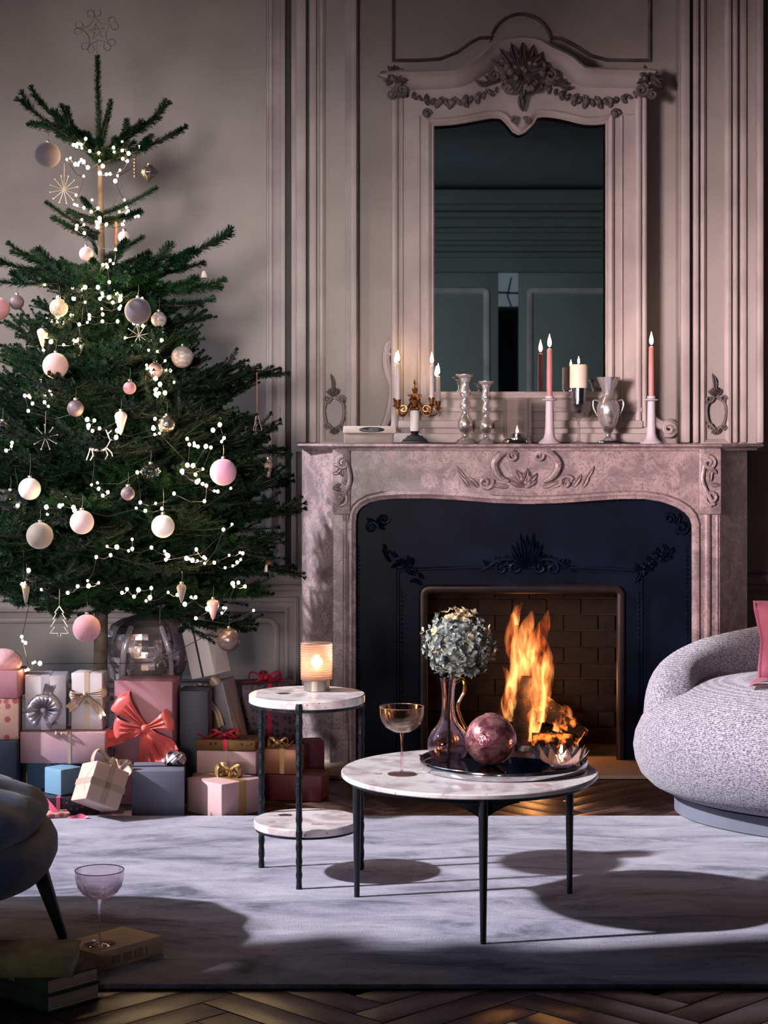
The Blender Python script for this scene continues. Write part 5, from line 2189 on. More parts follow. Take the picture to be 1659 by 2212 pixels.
def gift(label, loc, rot, w, d, h, pm, rm=None, bands='', bw=0.016, bow_args=None, bevel=0.004, name='gift_box', offx=0.0, cat='gift'):
    """wrapped box, origin at the middle of its base; bands: x = over the top along y, y = over the top along x, z = round the waist"""
    t = thing(name, label, cat, loc, rot)
    q_ = MB()
    q_.bbox(-w / 2, w / 2, -d / 2, d / 2, 0, h, bevel)
    q_.build('box', pm, t, smooth=30)
    # folded paper ends: raised triangular flaps on the x ends
    e = 0.0008
    for s in (-1, 1):
        q_ = MB()
        x = s * (w / 2 + e * 0.5)
        q_.add([(x, -d / 2 + 0.006, 0.006), (x, d / 2 - 0.006, 0.006), (x + s * e, 0, h * 0.52),
                (x, -d / 2 + 0.006, h - 0.006), (x, d / 2 - 0.006, h - 0.006), (x + s * e, 0, h * 0.48)], [(0, 1, 2), (3, 5, 4)])
        q_.build('folded_end', pm, t, smooth=0)
    if rm is not None:
        for b_ in bands:
            q_ = MB()
            g_ = 0.0012
            if b_ == 'x':
                x0, x1 = offx - bw / 2, offx + bw / 2
                q_.box(x0, x1, -d / 2 - g_, d / 2 + g_, h, h + g_)
                q_.box(x0, x1, -d / 2 - g_, -d / 2, 0.001, h)
                q_.box(x0, x1, d / 2, d / 2 + g_, 0.001, h)
            elif b_ == 'y':
                q_.box(-w / 2 - g_, w / 2 + g_, -bw / 2, bw / 2, h, h + g_)
                q_.box(-w / 2 - g_, -w / 2, -bw / 2, bw / 2, 0.001, h)
                q_.box(w / 2, w / 2 + g_, -bw / 2, bw / 2, 0.001, h)
            else:
                z0, z1 = h * 0.5 - bw / 2, h * 0.5 + bw / 2
                q_.box(-w / 2 - g_, w / 2 + g_, -d / 2 - g_, -d / 2, z0, z1)
                q_.box(-w / 2 - g_, w / 2 + g_, d / 2, d / 2 + g_, z0, z1)
                q_.box(-w / 2 - g_, -w / 2, -d / 2, d / 2, z0, z1)
                q_.box(w / 2, w / 2 + g_, -d / 2, d / 2, z0, z1)
            q_.build('ribbon', rm, t, smooth=0)
        if bow_args:
            for ba in bow_args:
                bow(t, **{'m': rm, **ba})
    return t


UX, UY, UZ = (1, 0, 0), (0, 1, 0), (0, 0, 1)
FRONT = dict(u=UX, v=UZ, n=(0, -1, 0))
TOP = dict(u=UX, v=UY, n=UZ)
F0 = 0.0006
R_ = math.radians
# floor / rug height by depth: rug ends at RUG[1]
# --- front row
gift('blush pink box with gold bow at the front of the pile', (-0.490, 5.690, F0), (0, 0, R_(-45)), 0.168, 0.165, 0.105, M['p_pink'], M['r_gold'], 'y', 0.03,
     [dict(c=(-0.01, 0.02, 0.106), **TOP, loops=[(20, 0.05, 0.028), (160, 0.05, 0.028), (80, 0.04, 0.028), (250, 0.04, 0.028)], tails=[(-20, 0.05, 0.016), (210, 0.05, 0.016)], depth=0.026)])
gift('slate grey box standing in the middle of the front row', (-0.690, 5.675, F0), (0, 0, R_(5)), 0.158, 0.16, 0.142, M['p_slate'], M['p_navy'], 'y', 0.02)
o = gift('shell beige box tipped on its edge with satin bow', (-0.864, 5.522, 0.052), (R_(-14), R_(24), R_(28)), 0.112, 0.11, 0.118, M['p_beige'], M['r_champ'], 'xz', 0.018,
         [dict(c=(0.01, -0.01, 0.119), **TOP, loops=[(20, 0.075, 0.045), (165, 0.065, 0.045)], tails=[(60, 0.07, 0.02), (-60, 0.06, 0.02)], depth=0.032)])
gift('flat black rose-patterned box under the blue presents', (-0.975, 5.72, F0), (0, 0, R_(2)), 0.20, 0.16, 0.052, M['p_darkpat'], M['r_pink'], 'x', 0.012, offx=-0.02)
gift('small powder blue cube turned corner to the front', (-0.990, 5.715, 0.0540), (0, 0, R_(-42)), 0.082, 0.082, 0.080, M['p_blue'])
gift('longer powder blue box behind the blue cube', (-1.055, 5.855, F0), (0, 0, R_(3)), 0.13, 0.12, 0.135, M['p_blue'], M['p_pink'], 'x', 0.012)
# --- middle left stack
gift('long blush box tied with thin ribbon under two silver presents', (-0.995, 5.815, 0.1365), (0, 0, R_(-3)), 0.268, 0.13, 0.098, M['p_pink2'], M['r_champ'], 'x', 0.009, offx=0.022,
     bow_args=[dict(c=(0.0, -0.066, 0.094), **FRONT, loops=[(10, 0.022, 0.012), (170, 0.022, 0.012)], tails=[], depth=0.01, knot=0.005)])
gift('silver lilac box with crumpled metallic bow', (-1.062, 5.835, 0.2355), (0, 0, R_(5)), 0.128, 0.10, 0.172, M['p_silver'], M['r_silver'], 'x', 0.028,
     [dict(c=(-0.005, -0.052, 0.066), **FRONT, loops=[(140, 0.05, 0.05), (35, 0.055, 0.055), (215, 0.055, 0.055), (-30, 0.05, 0.05), (90, 0.05, 0.045)], tails=[(80, 0.085, 0.03), (-60, 0.06, 0.03)], depth=0.034)], offx=0.0)
gift('pale lavender box with champagne ribbon bow', (-0.925, 5.835, 0.2355), (0, 0, R_(-6)), 0.100, 0.09, 0.178, M['p_lav'], M['r_champ'], 'xz', 0.016,
     [dict(c=(0.0, -0.048, 0.115), **FRONT, loops=[(5, 0.07, 0.03), (185, 0.05, 0.03)], tails=[(-48, 0.095, 0.026), (225, 0.075, 0.026)], depth=0.024, knot=0.008)])
# --- tall coral
gift('tall rose box with big coral satin bow', (-0.748, 5.858, F0), (0, 0, R_(-4)), 0.186, 0.14, 0.388, M['p_coral'], None, '')
cbow = thing('satin_bow', 'large coral satin bow tied across the tall rose box', 'bow', (-0.742, 5.786, 0.245), (0, 0, R_(-4)))
bow(cbow, (0, 0, 0), UX, UZ, (0, -1, 0), [(132, 0.13, 0.082), (178, 0.10, 0.07), (20, 0.092, 0.07)], [], M['r_coral'], 0.036, 'loop', 0.016)
bow(cbow, (0, -0.004, 0), UX, UZ, (0, -1, 0), [], [(200, 0.145, 0.052), (-48, 0.135, 0.085)], M['r_coral'], 0.04, 'tail', 0.010)
bow(cbow, (0, -0.004, 0), UX, UZ, (0, -1, 0), [], [(-86, 0.165, 0.07)], M['r_coral'], 0.03, 'tail', 0.010)
# --- dark box standing in for the rose box's shadow, and leaning boxes
gift('tall dark navy box in the shade of the coral bow', (-0.600, 5.905, F0), (0, 0, R_(0)), 0.092, 0.12, 0.350, M['p_navy'])
gift('leaning grey box tied with dark ribbon below the white one', (-0.472, 6.035, 0.012), (R_(2), R_(-13.5), R_(-20)), 0.100, 0.095, 0.352, M['p_grey'], M['r_dark'], 'x', 0.007,
     [dict(c=(0.0, -0.05, 0.335), **FRONT, loops=[(30, 0.055, 0.035), (160, 0.045, 0.03)], tails=[(-85, 0.13, 0.024)], depth=0.026, m=M['r_champ'])])
gift('leaning pearl white box at the top of the pile', (-0.560, 6.010, 0.378), (R_(2), R_(-13.5), R_(-30)), 0.095, 0.092, 0.195, M['p_white'], M['r_dark'], 'x', 0.007)
# --- right side
gift('plum dotted box with red ribbon behind the side table', (-0.400, 6.26, F0), (0, 0, R_(14)), 0.19, 0.15, 0.325, M['p_plum'], M['r_red'], 'xy', 0.014,
     [dict(c=(0, 0, 0.327), **TOP, loops=[(10, 0.06, 0.03), (170, 0.06, 0.03), (90, 0.05, 0.03)], tails=[(-40, 0.06, 0.016)], depth=0.022)])
gift('lilac sheen box beneath the blush ribbon box', (-0.500, 5.875, F0), (0, 0, R_(-3)), 0.20, 0.11, 0.092, M['p_silver'])
gift('blush box tied with thin ribbon beneath the gold one', (-0.490, 5.872, 0.0930), (0, 0, R_(-6)), 0.19, 0.11, 0.072, M['p_pink'], M['r_champ'], 'x', 0.010)
gift('flat gold and maroon box with crimson bow', (-0.490, 5.872, 0.1660), (0, 0, R_(-9)), 0.19, 0.11, 0.034, M['p_gold'], M['r_red'], 'x', 0.014,
     [dict(c=(-0.01, -0.02, 0.0355), **TOP, loops=[(10, 0.05, 0.03), (175, 0.055, 0.03), (60, 0.04, 0.025)], tails=[(200, 0.09, 0.02), (-10, 0.06, 0.02)], depth=0.018)])
gift('wine red box on the floor behind the side table', (-0.285, 5.915, F0), (0, 0, R_(-10)), 0.20, 0.12, 0.082, M['p_wine'])
gift('copper tan box with gold curled ribbon on the wine red one', (-0.318, 5.915, 0.0835), (0, 0, R_(-6)), 0.115, 0.10, 0.080, M['p_tan'], M['r_gold'], 'x', 0.014,
     [dict(c=(-0.02, -0.01, 0.081), **TOP, loops=[(20, 0.035, 0.02), (160, 0.035, 0.02)], tails=[(0, 0.05, 0.012)], depth=0.02)])
gift('small wine red box leaning by the marble jamb', (-0.238, 6.13, F0), (0, 0, R_(12)), 0.07, 0.08, 0.15, M['p_wine'])
# --- left edge stack
gift('dark slate crate-like box at the left edge', (-1.215, 5.80, F0), (0, 0, 0), 0.16, 0.16, 0.212, M['p_navy'])
gift('floral printed box at the left edge of the pile', (-1.215, 5.80, 0.213), (0, 0, R_(6)), 0.15, 0.14, 0.128, M['p_floral'])
pk = gift('dusty pink bundle box topping the left edge stack', (-1.205, 5.80, 0.342), (0, 0, R_(-4)), 0.15, 0.13, 0.085, M['p_coral'])
q = MB()
q.ball((0.01, 0, 0.105), (0.062, 0.055, 0.042), 24, 14)
q.build('tissue_puff', mat('pink_tissue', rgb(224, 170, 176), 0.7, var=0.15, vscale=20, bump=0.6, bscale=25), pk, smooth=80)

# --- silver foil bag behind the rose box
fb_ = thing('foil_bag', 'big crinkled silver foil gift bag behind the rose box', 'gift bag', (-0.778, 6.075, F0))
q = MB()
rnd = random.Random(11)
ph = [rnd.uniform(0, 6.28) for _ in range(6)]


def crink(a, z):
    return 1 + 0.09 * math.sin(3 * a + 9 * z + ph[0]) + 0.07 * math.sin(6 * a - 16 * z + ph[1]) + 0.06 * abs(math.sin(5 * a + 24 * z + ph[2])) + 0.03 * math.sin(17 * a + 40 * z)


fpr = interp([(0, 0.055), (0.02, 0.06), (0.16, 0.07), (0.28, 0.082), (0.36, 0.105), (0.43, 0.126), (0.48, 0.132), (0.53, 0.118), (0.56, 0.075), (0.572, 0.03), (0.575, 0.01)])
zs_ = [0.575 * k / 30 for k in range(31)]
jit = {}


def crumple(a, z):
    k = (round(a, 3), round(z, 4))
    if k not in jit:
        jit[k] = rnd.uniform(-0.05, 0.05)
    return crink(a, z) + jit[k]


q.lathe([(fpr(z), z) for z in zs_], 40, wob=crumple)
q.build('body', M['foil'], fb_, smooth=14)
q = MB()
q.tube(smooth_path([Vector((-0.035, -0.118, 0.54)), Vector((-0.052, -0.145, 0.48)), Vector((-0.062, -0.13, 0.40)), Vector((-0.064, -0.10, 0.33))], 6), 0.010, 8, flat=(1, 0.4))
q.tube(smooth_path([Vector((0.06, -0.11, 0.54)), Vector((0.085, -0.132, 0.47)), Vector((0.092, -0.10, 0.40)), Vector((0.08, -0.08, 0.33))], 6), 0.008, 8, flat=(1, 0.4))
q.build('strap', M['r_silver'], fb_, smooth=80)

# --- crumpled silver foil rosette on the slate box
ro = thing('foil_rosette', 'crumpled silver foil bow resting beside the coral tail', 'bow', (-0.640, 5.690, 0.1435))
q = MB()
for k in range(26):
    a = rnd.uniform(0, 2 * PI)
    el = rnd.uniform(0.1, 1.2)
    d = Vector((math.cos(a) * math.cos(el), math.sin(a) * math.cos(el), math.sin(el)))
    w = d.orthogonal().normalized() * 0.011
    c0 = Vector((0, 0, 0.012))
    pts = [c0 + d * 0.034 * math.sin(PI * t / 8) + d.cross(w) * 1.2 * math.sin(2 * PI * t / 8) for t in range(9)]
    q.strip(pts, [w] * 9)
q.ball((0, 0, 0.012), 0.013, 10, 8)
q.build('loops', M['foil'], ro, smooth=60)

# --- loose curl of pink ribbon on the floor
q = MB()
pts = smooth_path([P(95, 1725, 5.58), P(112, 1745, 5.57), P(132, 1762, 5.56), P(150, 1768, 5.53), P(172, 1764, 5.53), P(190, 1768, 5.52)], 8)
for k, p in enumerate(pts):
    p.z = max(0.0165, p.z)
q.strip(pts, [Vector((0.004, 0.0, 0.006 * math.sin(k * 0.25) + 0.003)) for k in range(len(pts))])
tag(q.build('ribbon_curl', M['r_pink'], smooth=80), 'loose curl of hot pink ribbon trailing onto the rug', 'ribbon')
q = MB()
q.bbox(-0.06, 0.05, -0.035, 0.03, 0, 0.012, 0.002, Matrix.Rotation(R_(20), 4, 'Z'))
pb_o = q.build('paper_scrap', M['p_floral'], None, loc=(*P(112, 1772, 5.56).xy, 0.0132))
tag(pb_o, 'flat floral card lying on the rug edge by the footstool', 'card')
# ================================================================ christmas tree
TX, TY = -0.905, 5.93
TD = TY
SCL = FPX / TD
M['needle'] = mat('fir_needles', rgb(28, 66, 30), 0.6, col2=rgb(8, 28, 17), vscale=9, lo=0.35, hi=0.7, spec=0.2)
M['needle2'] = mat('fir_needles_dark', rgb(17, 50, 28), 0.6, col2=rgb(4, 20, 15), vscale=9, lo=0.35, hi=0.7, spec=0.2)
M['twig'] = mat('twig_bark', rgb(50, 48, 34), 0.85, var=0.3, vscale=30)
M['trunk'] = mat('trunk_bark', rgb(104, 92, 82), 0.85, col2=rgb(72, 62, 56), vscale=24, bump=0.5, bscale=60)
rt = random.Random(5)


def shoot(mb_n, mb_t, pts, r0, dens=900, nl=0.0145, nw=0.0011):
    """a shoot: twig along pts (list of Vectors), needles bristling around it"""
    L_ = sum((b_ - a_).length for a_, b_ in zip(pts, pts[1:]))
    mb_t.tube(pts, [r0 * (1 - 0.6 * k / (len(pts) - 1)) for k in range(len(pts))], 5)
    n_ = int(L_ * dens)
    for k in range(n_):
        t = (k + rt.random()) / n_
        f = t * (len(pts) - 1)
        i = min(int(f), len(pts) - 2)
        p = pts[i].lerp(pts[i + 1], f - i)
        d = (pts[i + 1] - pts[i]).normalized()
        a = rt.uniform(0, 2 * PI)
        u = d.orthogonal().normalized()
        v = d.cross(u)
        rad = u * math.cos(a) + v * math.sin(a)
        if rad.z < -0.3 and rt.random() < 0.5:
            rad.z = -rad.z
        e = (rad * 0.9 + d * rt.uniform(0.35, 0.9)).normalized()
        ln = nl * rt.uniform(0.75, 1.1) * (1 - 0.25 * t)
        s = e.cross(d)
        if s.length < 1e-4:
            continue
        s = s.normalized() * nw
        tip = p + e * ln
        mb_n.add([p - s * 0.7, p + s * 0.7, tip + s * 0.5, tip - s * 0.5], [(0, 1, 2, 3)])
    # blunt brushy end
    d = (pts[-1] - pts[-2]).normalized()
    for k in range(26):
        a = rt.uniform(0, 2 * PI)
        u = d.orthogonal().normalized()
        v = d.cross(u)
        e = (d + (u * math.cos(a) + v * math.sin(a)) * rt.uniform(0.1, 0.9)).normalized()
        s = e.orthogonal().normalized() * nw
        tip = pts[-1] + e * nl * 0.8
        mb_n.add([pts[-1] - s, pts[-1] + s, tip + s * 0.5, tip - s * 0.5], [(0, 1, 2, 3)])


def arc_pts(p0, d, L_, up, n_=6):
    pts = [Vector(p0)]
    d = Vector(d).normalized()
    for k in range(n_):
        d = (d + Vector((0, 0, up / n_))).normalized()
        pts.append(pts[-1] + d * L_ / n_)
    return pts


def branch_mesh(L_, n_side, up, bare=0.25, dens=850, seed=0, nl=0.017):
    """branch along +x of length L_, side shoots in a rough fan"""
    global rt
    rt = random.Random(seed)
    nn, tt = MB(), MB()
    main = arc_pts((0, 0, 0), (1, 0, -0.04), L_, up, 10)
    k0 = int(10 * bare)
    tt.tube(main[:k0 + 2], 0.005 * (0.6 + L_), 6)
    shoot(nn, tt, main[k0:], 0.0036, dens, nl, 0.0013)
    for k in range(n_side):
        t = bare + (0.92 - bare) * (k + rt.uniform(0, 0.6)) / n_side
        f = t * 10
        i = min(int(f), 9)
        p = main[i].lerp(main[i + 1], f - i)
        sd = 1 if k % 2 else -1
        ang = rt.uniform(0.6, 1.0)
        ln = L_ * (0.42 * (1.05 - t) + 0.12) * rt.uniform(0.8, 1.2)
        d = Vector((math.cos(ang), sd * math.sin(ang), rt.uniform(-0.12, 0.30)))
        sp = arc_pts(p, d, ln, rt.uniform(0.05, 0.45), 4)
        shoot(nn, tt, sp, 0.0026, dens, nl, 0.0013)
        if ln > 0.10:
            for s2 in (-1, 1):
                q0 = sp[2 if s2 > 0 else 1]
                d2 = (d + Vector((-d.y, d.x, 0)) * 0.9 * s2 + Vector((0, 0, rt.uniform(-0.1, 0.2)))).normalized()
                shoot(nn, tt, arc_pts(q0, d2, ln * rt.uniform(0.35, 0.55), 0.2, 3), 0.002, dens, nl, 0.0013)
    return nn, tt


tree = thing('christmas_tree', 'tall dark green fir Christmas tree standing left of the fireplace', 'tree', (TX, TY, F0))


def make_variant(args, idx):
    nn, tt = branch_mesh(*args)
    off = len(nn.f)
    nf = len(nn.f)
    nn.add(tt.v, tt.f)
    me = bpy.data.meshes.new('branch')
    me.from_pydata([tuple(p) for p in nn.v], [], nn.f)
    me.materials.append(M['needle'] if idx % 2 else M['needle2'])
    me.materials.append(M['twig'])
    mi = [0] * nf + [1] * (len(nn.f) - nf)
    me.polygons.foreach_set('material_index', mi)
    return me


BIG = [make_variant((0.60, 15, 0.30, 0.20, 1500, 20 + k), k) for k in range(4)]
MID = [make_variant((0.40, 11, 0.35, 0.13, 1700, 40 + k), k) for k in range(4)]
SML = [make_variant((0.24, 4, 0.30, 0.08, 3200, 60 + k, 0.0205), k) for k in range(3)]
ONE = [make_variant((0.20, 0, 0.25, 0.04, 4200, 80 + k, 0.022), k) for k in range(3)]
rt = random.Random(9)
# trunk
tr_pts = [Vector((-0.01, 0, 0)), Vector((0.0, 0, 0.6)), Vector((0.012, 0, 1.2)), Vector((0.0, 0, 1.75)), Vector((-0.006, 0, 2.05)), Vector((-0.010, 0, 2.26))]
q = MB()
q.tube(smooth_path(tr_pts, 4), [0.024 * (1 - k / 20) ** 1.1 + 0.0025 for k in range(21)], 10)
q.build('trunk', M['trunk'], tree, smooth=60)
f_tr = interp([(p.z, p.x) for p in tr_pts])


def put_branch(me, z, az, L_, base_len, droop, r0=0.02, roll=None):
    """az: azimuth from +x, towards -y is the camera; droop: pitch (positive up)"""
    o_ = linked(me, 'branch', tree)
    o_.location = (f_tr(z) + r0 * math.cos(az), r0 * math.sin(az), z)
    o_.rotation_euler = Euler((0 if roll is None else roll, -droop, az), 'XYZ')
    s_ = L_ / base_len
    o_.scale = (s_, s_ ** 0.75, s_ ** 0.75)
    return o_


# leader shoot and hand-set top whorls (azimuth in degrees, pitch in degrees, length)
nn, tt = MB(), MB()
shoot(nn, tt, [Vector((-0.006, 0, 2.07)), Vector((-0.008, 0, 2.18)), Vector((-0.012, 0, 2.28)), Vector((-0.012, 0, 2.36))], 0.003, 5200, 0.021, 0.0013)
q = nn.build('leader', M['needle'], tree, smooth=0)
q = tt.build('leader_stem', M['twig'], tree)


def tip_branch(px, py, z0, me, base_len, dy, r0=0.0, roll=None):
    """branch from the trunk at height z0 out to the tip seen at px, py, dy metres nearer (negative) or farther"""
    p1 = P(px, py, TY + dy) - Vector((TX, TY, F0))
    p0 = Vector((f_tr(z0), 0, z0))
    d = p1 - p0
    L_ = d.length
    az = math.atan2(d.y, d.x)
    pitch = math.asin(d.z / L_)
    # the meshes curl up by about 8 degrees along their length
    put_branch(me, z0, az, L_ / 0.985, base_len, pitch - 0.12, r0, roll)


def zt_(py):
    return ZW(py, TY)


for (px, py, pb_, dy, kind) in ((45, 220, 330, -0.10, 1), (78, 210, 332, 0.04, 1), (122, 240, 336, 0.10, 0), (238, 222, 318, -0.10, 0), (302, 262, 340, -0.06, 0), (360, 228, 338, 0.06, 1), (384, 284, 352, -0.08, 1),
                                (150, 275, 345, -0.14, 0), (190, 290, 350, 0.15, 0), (215, 300, 350, -0.18, 0), (270, 290, 350, 0.15, 0),
                                (108, 440, 510, -0.06, 0), (120, 470, 520, 0.08, 0), (330, 408, 465, 0.05, 0), (300, 455, 480, -0.14, 0), (180, 430, 470, -0.14, 0), (150, 455, 480, 0.12, 0),
                                (305, 512, 560, -0.05, 0), (318, 545, 590, -0.14, 0), (200, 520, 560, 0.05, 0), (270, 520, 590, -0.2, 0), (200, 560, 585, -0.18, 0)):
    if kind:
        tip_branch(px, py, zt_(pb_), SML[abs(px) % 3], 0.24, dy)
    else:
        tip_branch(px, py, zt_(pb_), ONE[abs(px) % 3], 0.20, dy)
for (px, py, pb_, dy, me, bl) in ((-20, 560, 600, -0.05, SML[0], 0.24), (35, 545, 595, 0.10, SML[1], 0.24), (0, 608, 600, -0.18, SML[2], 0.24), (485, 508, 618, 0.0, SML[0], 0.24), (464, 618, 610, -0.12, SML[1], 0.24),
                                  (430, 570, 605, 0.14, SML[2], 0.24), (425, 655, 640, -0.2, SML[0], 0.24), (310, 600, 610, -0.28, SML[1], 0.24), (150, 615, 610, -0.26, SML[2], 0.24), (230, 625, 615, -0.3, SML[0], 0.24), (120, 570, 600, -0.1, SML[1], 0.24), (350, 580, 605, -0.1, SML[2], 0.24),
                                  (450, 692, 720, -0.05, MID[2], 0.40), (70, 700, 690, -0.2, MID[3], 0.40), (60, 780, 760, -0.1, MID[0], 0.40), (420, 745, 760, -0.15, MID[1], 0.40),
                                  (595, 800, 850, -0.02, BIG[0], 0.60), (-10, 820, 830, -0.1, BIG[1], 0.60), (500, 830, 850, -0.2, BIG[2], 0.60),
                                  (540, 905, 900, -0.12, BIG[3], 0.60), (602, 970, 950, -0.05, BIG[0], 0.60), (610, 1040, 1030, -0.08, BIG[1], 0.60), (640, 1105, 1130, -0.06, BIG[2], 0.60),
                                  (560, 1000, 1000, -0.22, BIG[3], 0.60), (625, 1225, 1210, 0.02, BIG[0], 0.60), (580, 1285, 1260, -0.16, BIG[1], 0.60), (540, 1360, 1290, -0.12, BIG[2], 0.60), (600, 1160, 1150, -0.2, BIG[3], 0.60)):
    tip_branch(px, py, zt_(pb_), me, bl, dy)
# random fill of the lower tiers
half = interp([(640, 150), (700, 170), (760, 185), (800, 225), (850, 265), (900, 300), (1000, 360), (1100, 395), (1200, 395), (1300, 360), (1400, 300)])
y = 655.0
tier = 0
while y < 1318:
    nb = int(9 + 6 * (y - 640) / 700)
    R0 = half(y) / SCL
    for k in range(nb):
        az = 2 * PI * (k + rt.uniform(0.15, 0.85)) / nb + tier * 0.5
        # nothing hangs far behind in the wall
        L_ = R0 * rt.uniform(0.82, 1.06)
        me, bl = (BIG[rt.randint(0, 3)], 0.60) if R0 > 0.42 else (MID[rt.randint(0, 3)], 0.40)
        drp = math.radians(rt.uniform(-2, 12)) + 0.16 - 0.30 * (y - 640) / 700
        put_branch(me, zt_(y + rt.uniform(-14, 14)), az, L_, bl, drp, 0.01, rt.uniform(-0.3, 0.3))
    # inner short twigs fill the heart of the tree
    for k in range(nb):
        az = rt.uniform(0, 2 * PI)
        put_branch(MID[rt.randint(0, 3)], zt_(y + 22 + rt.uniform(-10, 10)), az, R0 * rt.uniform(0.45, 0.75), 0.40, math.radians(rt.uniform(-8, 25)), 0.01, rt.uniform(-0.6, 0.6))
    tier += 1
    y += 46 + 4 * (tier % 2)


# ================================================================ lights on the tree
half_all = interp([(250, 120), (350, 60), (470, 60), (560, 120), (620, 150), (700, 165), (760, 180), (800, 225), (900, 300), (1000, 355), (1100, 385), (1200, 390), (1300, 365), (1400, 320), (1480, 100)])


def surf_depth(px, py, k=0.9):
    R0 = half_all(py)
    dx = px - (829.5 + TX * SCL)
    s_ = max(0.0, R0 * R0 - dx * dx)
    return TY - math.sqrt(s_) / SCL * k


strand = thing('fairy_lights', 'string of warm white fairy lights wound round the Christmas tree', 'fairy lights', (TX, TY, F0))
clusters = [(175, 312, 11, 40, 18), (262, 322, 9, 32, 20), (165, 350, 7, 22, 18), (205, 380, 6, 42, 22), (252, 382, 3, 20, 15), (182, 452, 10, 30, 22), (222, 482, 8, 36, 14), (276, 458, 8, 24, 22), (168, 500, 3, 14, 8),
            (240, 565, 7, 26, 28), (180, 640, 14, 80, 22), (262, 640, 10, 42, 18), (112, 692, 7, 28, 22), (185, 692, 8, 46, 22), (290, 695, 4, 40, 16), (105, 745, 4, 24, 18), (300, 755, 9, 38, 40), (150, 742, 5, 40, 14), (335, 795, 9, 38, 36),
            (98, 868, 11, 48, 24), (182, 902, 8, 48, 26), (345, 852, 7, 20, 26), (330, 918, 7, 30, 26), (240, 925, 5, 40, 22), (400, 962, 5, 40, 18), (470, 942, 8, 30, 26), (420, 1022, 8, 50, 22), (448, 1062, 7, 42, 26), (20, 980, 3, 20, 20),
            (230, 1062, 7, 90, 28), (325, 1092, 6, 60, 18), (120, 1102, 7, 75, 26), (240, 1190, 11, 150, 22), (400, 1202, 9, 80, 18), (330, 1282, 12, 150, 16), (490, 1208, 8, 60, 20), (120, 1262, 6, 90, 22), (470, 1302, 6, 60, 22), (520, 1258, 4, 30, 12),
            (60, 1385, 3, 30, 15), (100, 1432, 5, 55, 28), (445, 1330, 3, 30, 12), (520, 1130, 4, 40, 30)]
bulbs = []
rb = random.Random(21)
for (cx0, cy0, n_, sx_, sy_) in clusters:
    for k in range(n_):
        px, py = cx0 + rb.gauss(0, sx_ * 0.6), cy0 + rb.gauss(0, sy_ * 0.6)
        d_ = surf_depth(px, py, rb.uniform(0.90, 1.08))
        bulbs.append(P(px, py, d_) - Vector((TX, TY, F0)))
bulbs = bulbs[:300]
M['bulb'] = emit('warm_bulb', (1.0, 0.66, 0.34, 1), 85)
bmes = []
for r in (0.0034, 0.0046, 0.0060):
    q = MB()
    q.ball((0, 0, 0), (r, r, r * 1.15), 8, 6)
    bmes.append(q.mesh('bulb', M['bulb'], 80))
for p in bulbs:
    linked(bmes[rb.choice((0, 0, 1, 1, 2))], 'bulb', strand, p)
# wire: nearest-neighbour walk from the top down, sagging between bulbs
left = sorted(bulbs, key=lambda p: -p.z)
walk = [left.pop(0)]
while left:
    best = min(range(min(len(left), 14)), key=lambda i: (left[i] - walk[-1]).length)
    walk.append(left.pop(best))
q = MB()
wp = []
for a_, b_ in zip(walk, walk[1:]):
    wp.append(a_ + Vector((0, 0.004, -0.002)))
    L_ = (b_ - a_).length
    mid = a_.lerp(b_, 0.5) + Vector((0, 0.25 * L_, -0.15 * L_))
    wp.append(mid)
q.tube(wp, 0.0011, 4)
q.build('wire', M['blackmatte'], strand)
# ================================================================ ornaments
M['o_mauve'] = mat('mauve_velvet', rgb(82, 70, 80), 0.8, sheen=0.3, var=0.1)
M['o_mauve2'] = mat('dusky_mauve_satin', rgb(112, 94, 102), 0.5, var=0.1)
M['o_pink'] = mat('soft_pink_velvet', rgb(206, 164, 160), 0.7, sheen=0.3, var=0.06)
M['o_lilac'] = mat('orchid_pink_velvet', rgb(194, 138, 162), 0.7, sheen=0.3, var=0.06)
M['o_rose'] = mat('rose_velvet', rgb(180, 126, 136), 0.7, sheen=0.3, var=0.06)
M['o_white'] = mat('pearl_velvet', rgb(226, 212, 206), 0.65, sheen=0.3, var=0.06)
M['o_pale'] = mat('pale_blush_velvet', rgb(216, 186, 186), 0.65, sheen=0.3, var=0.06)
M['o_taupe'] = mat('taupe_velvet', rgb(130, 116, 108), 0.7, sheen=0.3, var=0.08)
M['o_grey'] = mat('marbled_grey', rgb(176, 166, 166), 0.35, col2=rgb(126, 116, 120), vscale=60, stretch=(1, 1, 2))
M['o_merc'] = mat('mercury_ball', rgb(180, 168, 150), 0.2, 0.8, col2=rgb(104, 98, 90), vscale=70, bump=0.3, bscale=120)
M['o_trans'] = mat('smoky_mauve_ball', rgb(142, 122, 118), 0.25, 0.5, var=0.2, vscale=30)
M['o_glow'] = mat('sparkling_cream_ball', rgb(236, 214, 186), 0.5, col2=rgb(196, 166, 136), vscale=90, bump=0.8, bscale=140)
M['o_glass'] = glass('ornament_glass', (0.92, 0.90, 0.90, 1), 0.03, 1.4, 0.35)
M['o_milk'] = mat('milky_glass', rgb(230, 216, 204), 0.2, sss=0.2, var=0.05)
M['o_pinkglass'] = mat('pink_milky_glass', rgb(222, 178, 178), 0.2, sss=0.2, var=0.05)
M['cap'] = mat('ornament_cap', rgb(190, 178, 168), 0.3, 0.9, var=0.1)
M['wire_silver'] = mat('frosted_silver_wire', rgb(206, 196, 188), 0.35, 0.6, var=0.1)
M['wire_dark'] = mat('pewter_wire', rgb(122, 112, 112), 0.4, 0.7, var=0.15)
M['cord_gold'] = mat('copper_cord', rgb(158, 104, 64), 0.6, 0.3, var=0.1)
GRP = 'baubles on the Christmas tree'


def orn_depth(px, py, r):
    return surf_depth(px, py, 1.0) - r * 1.2


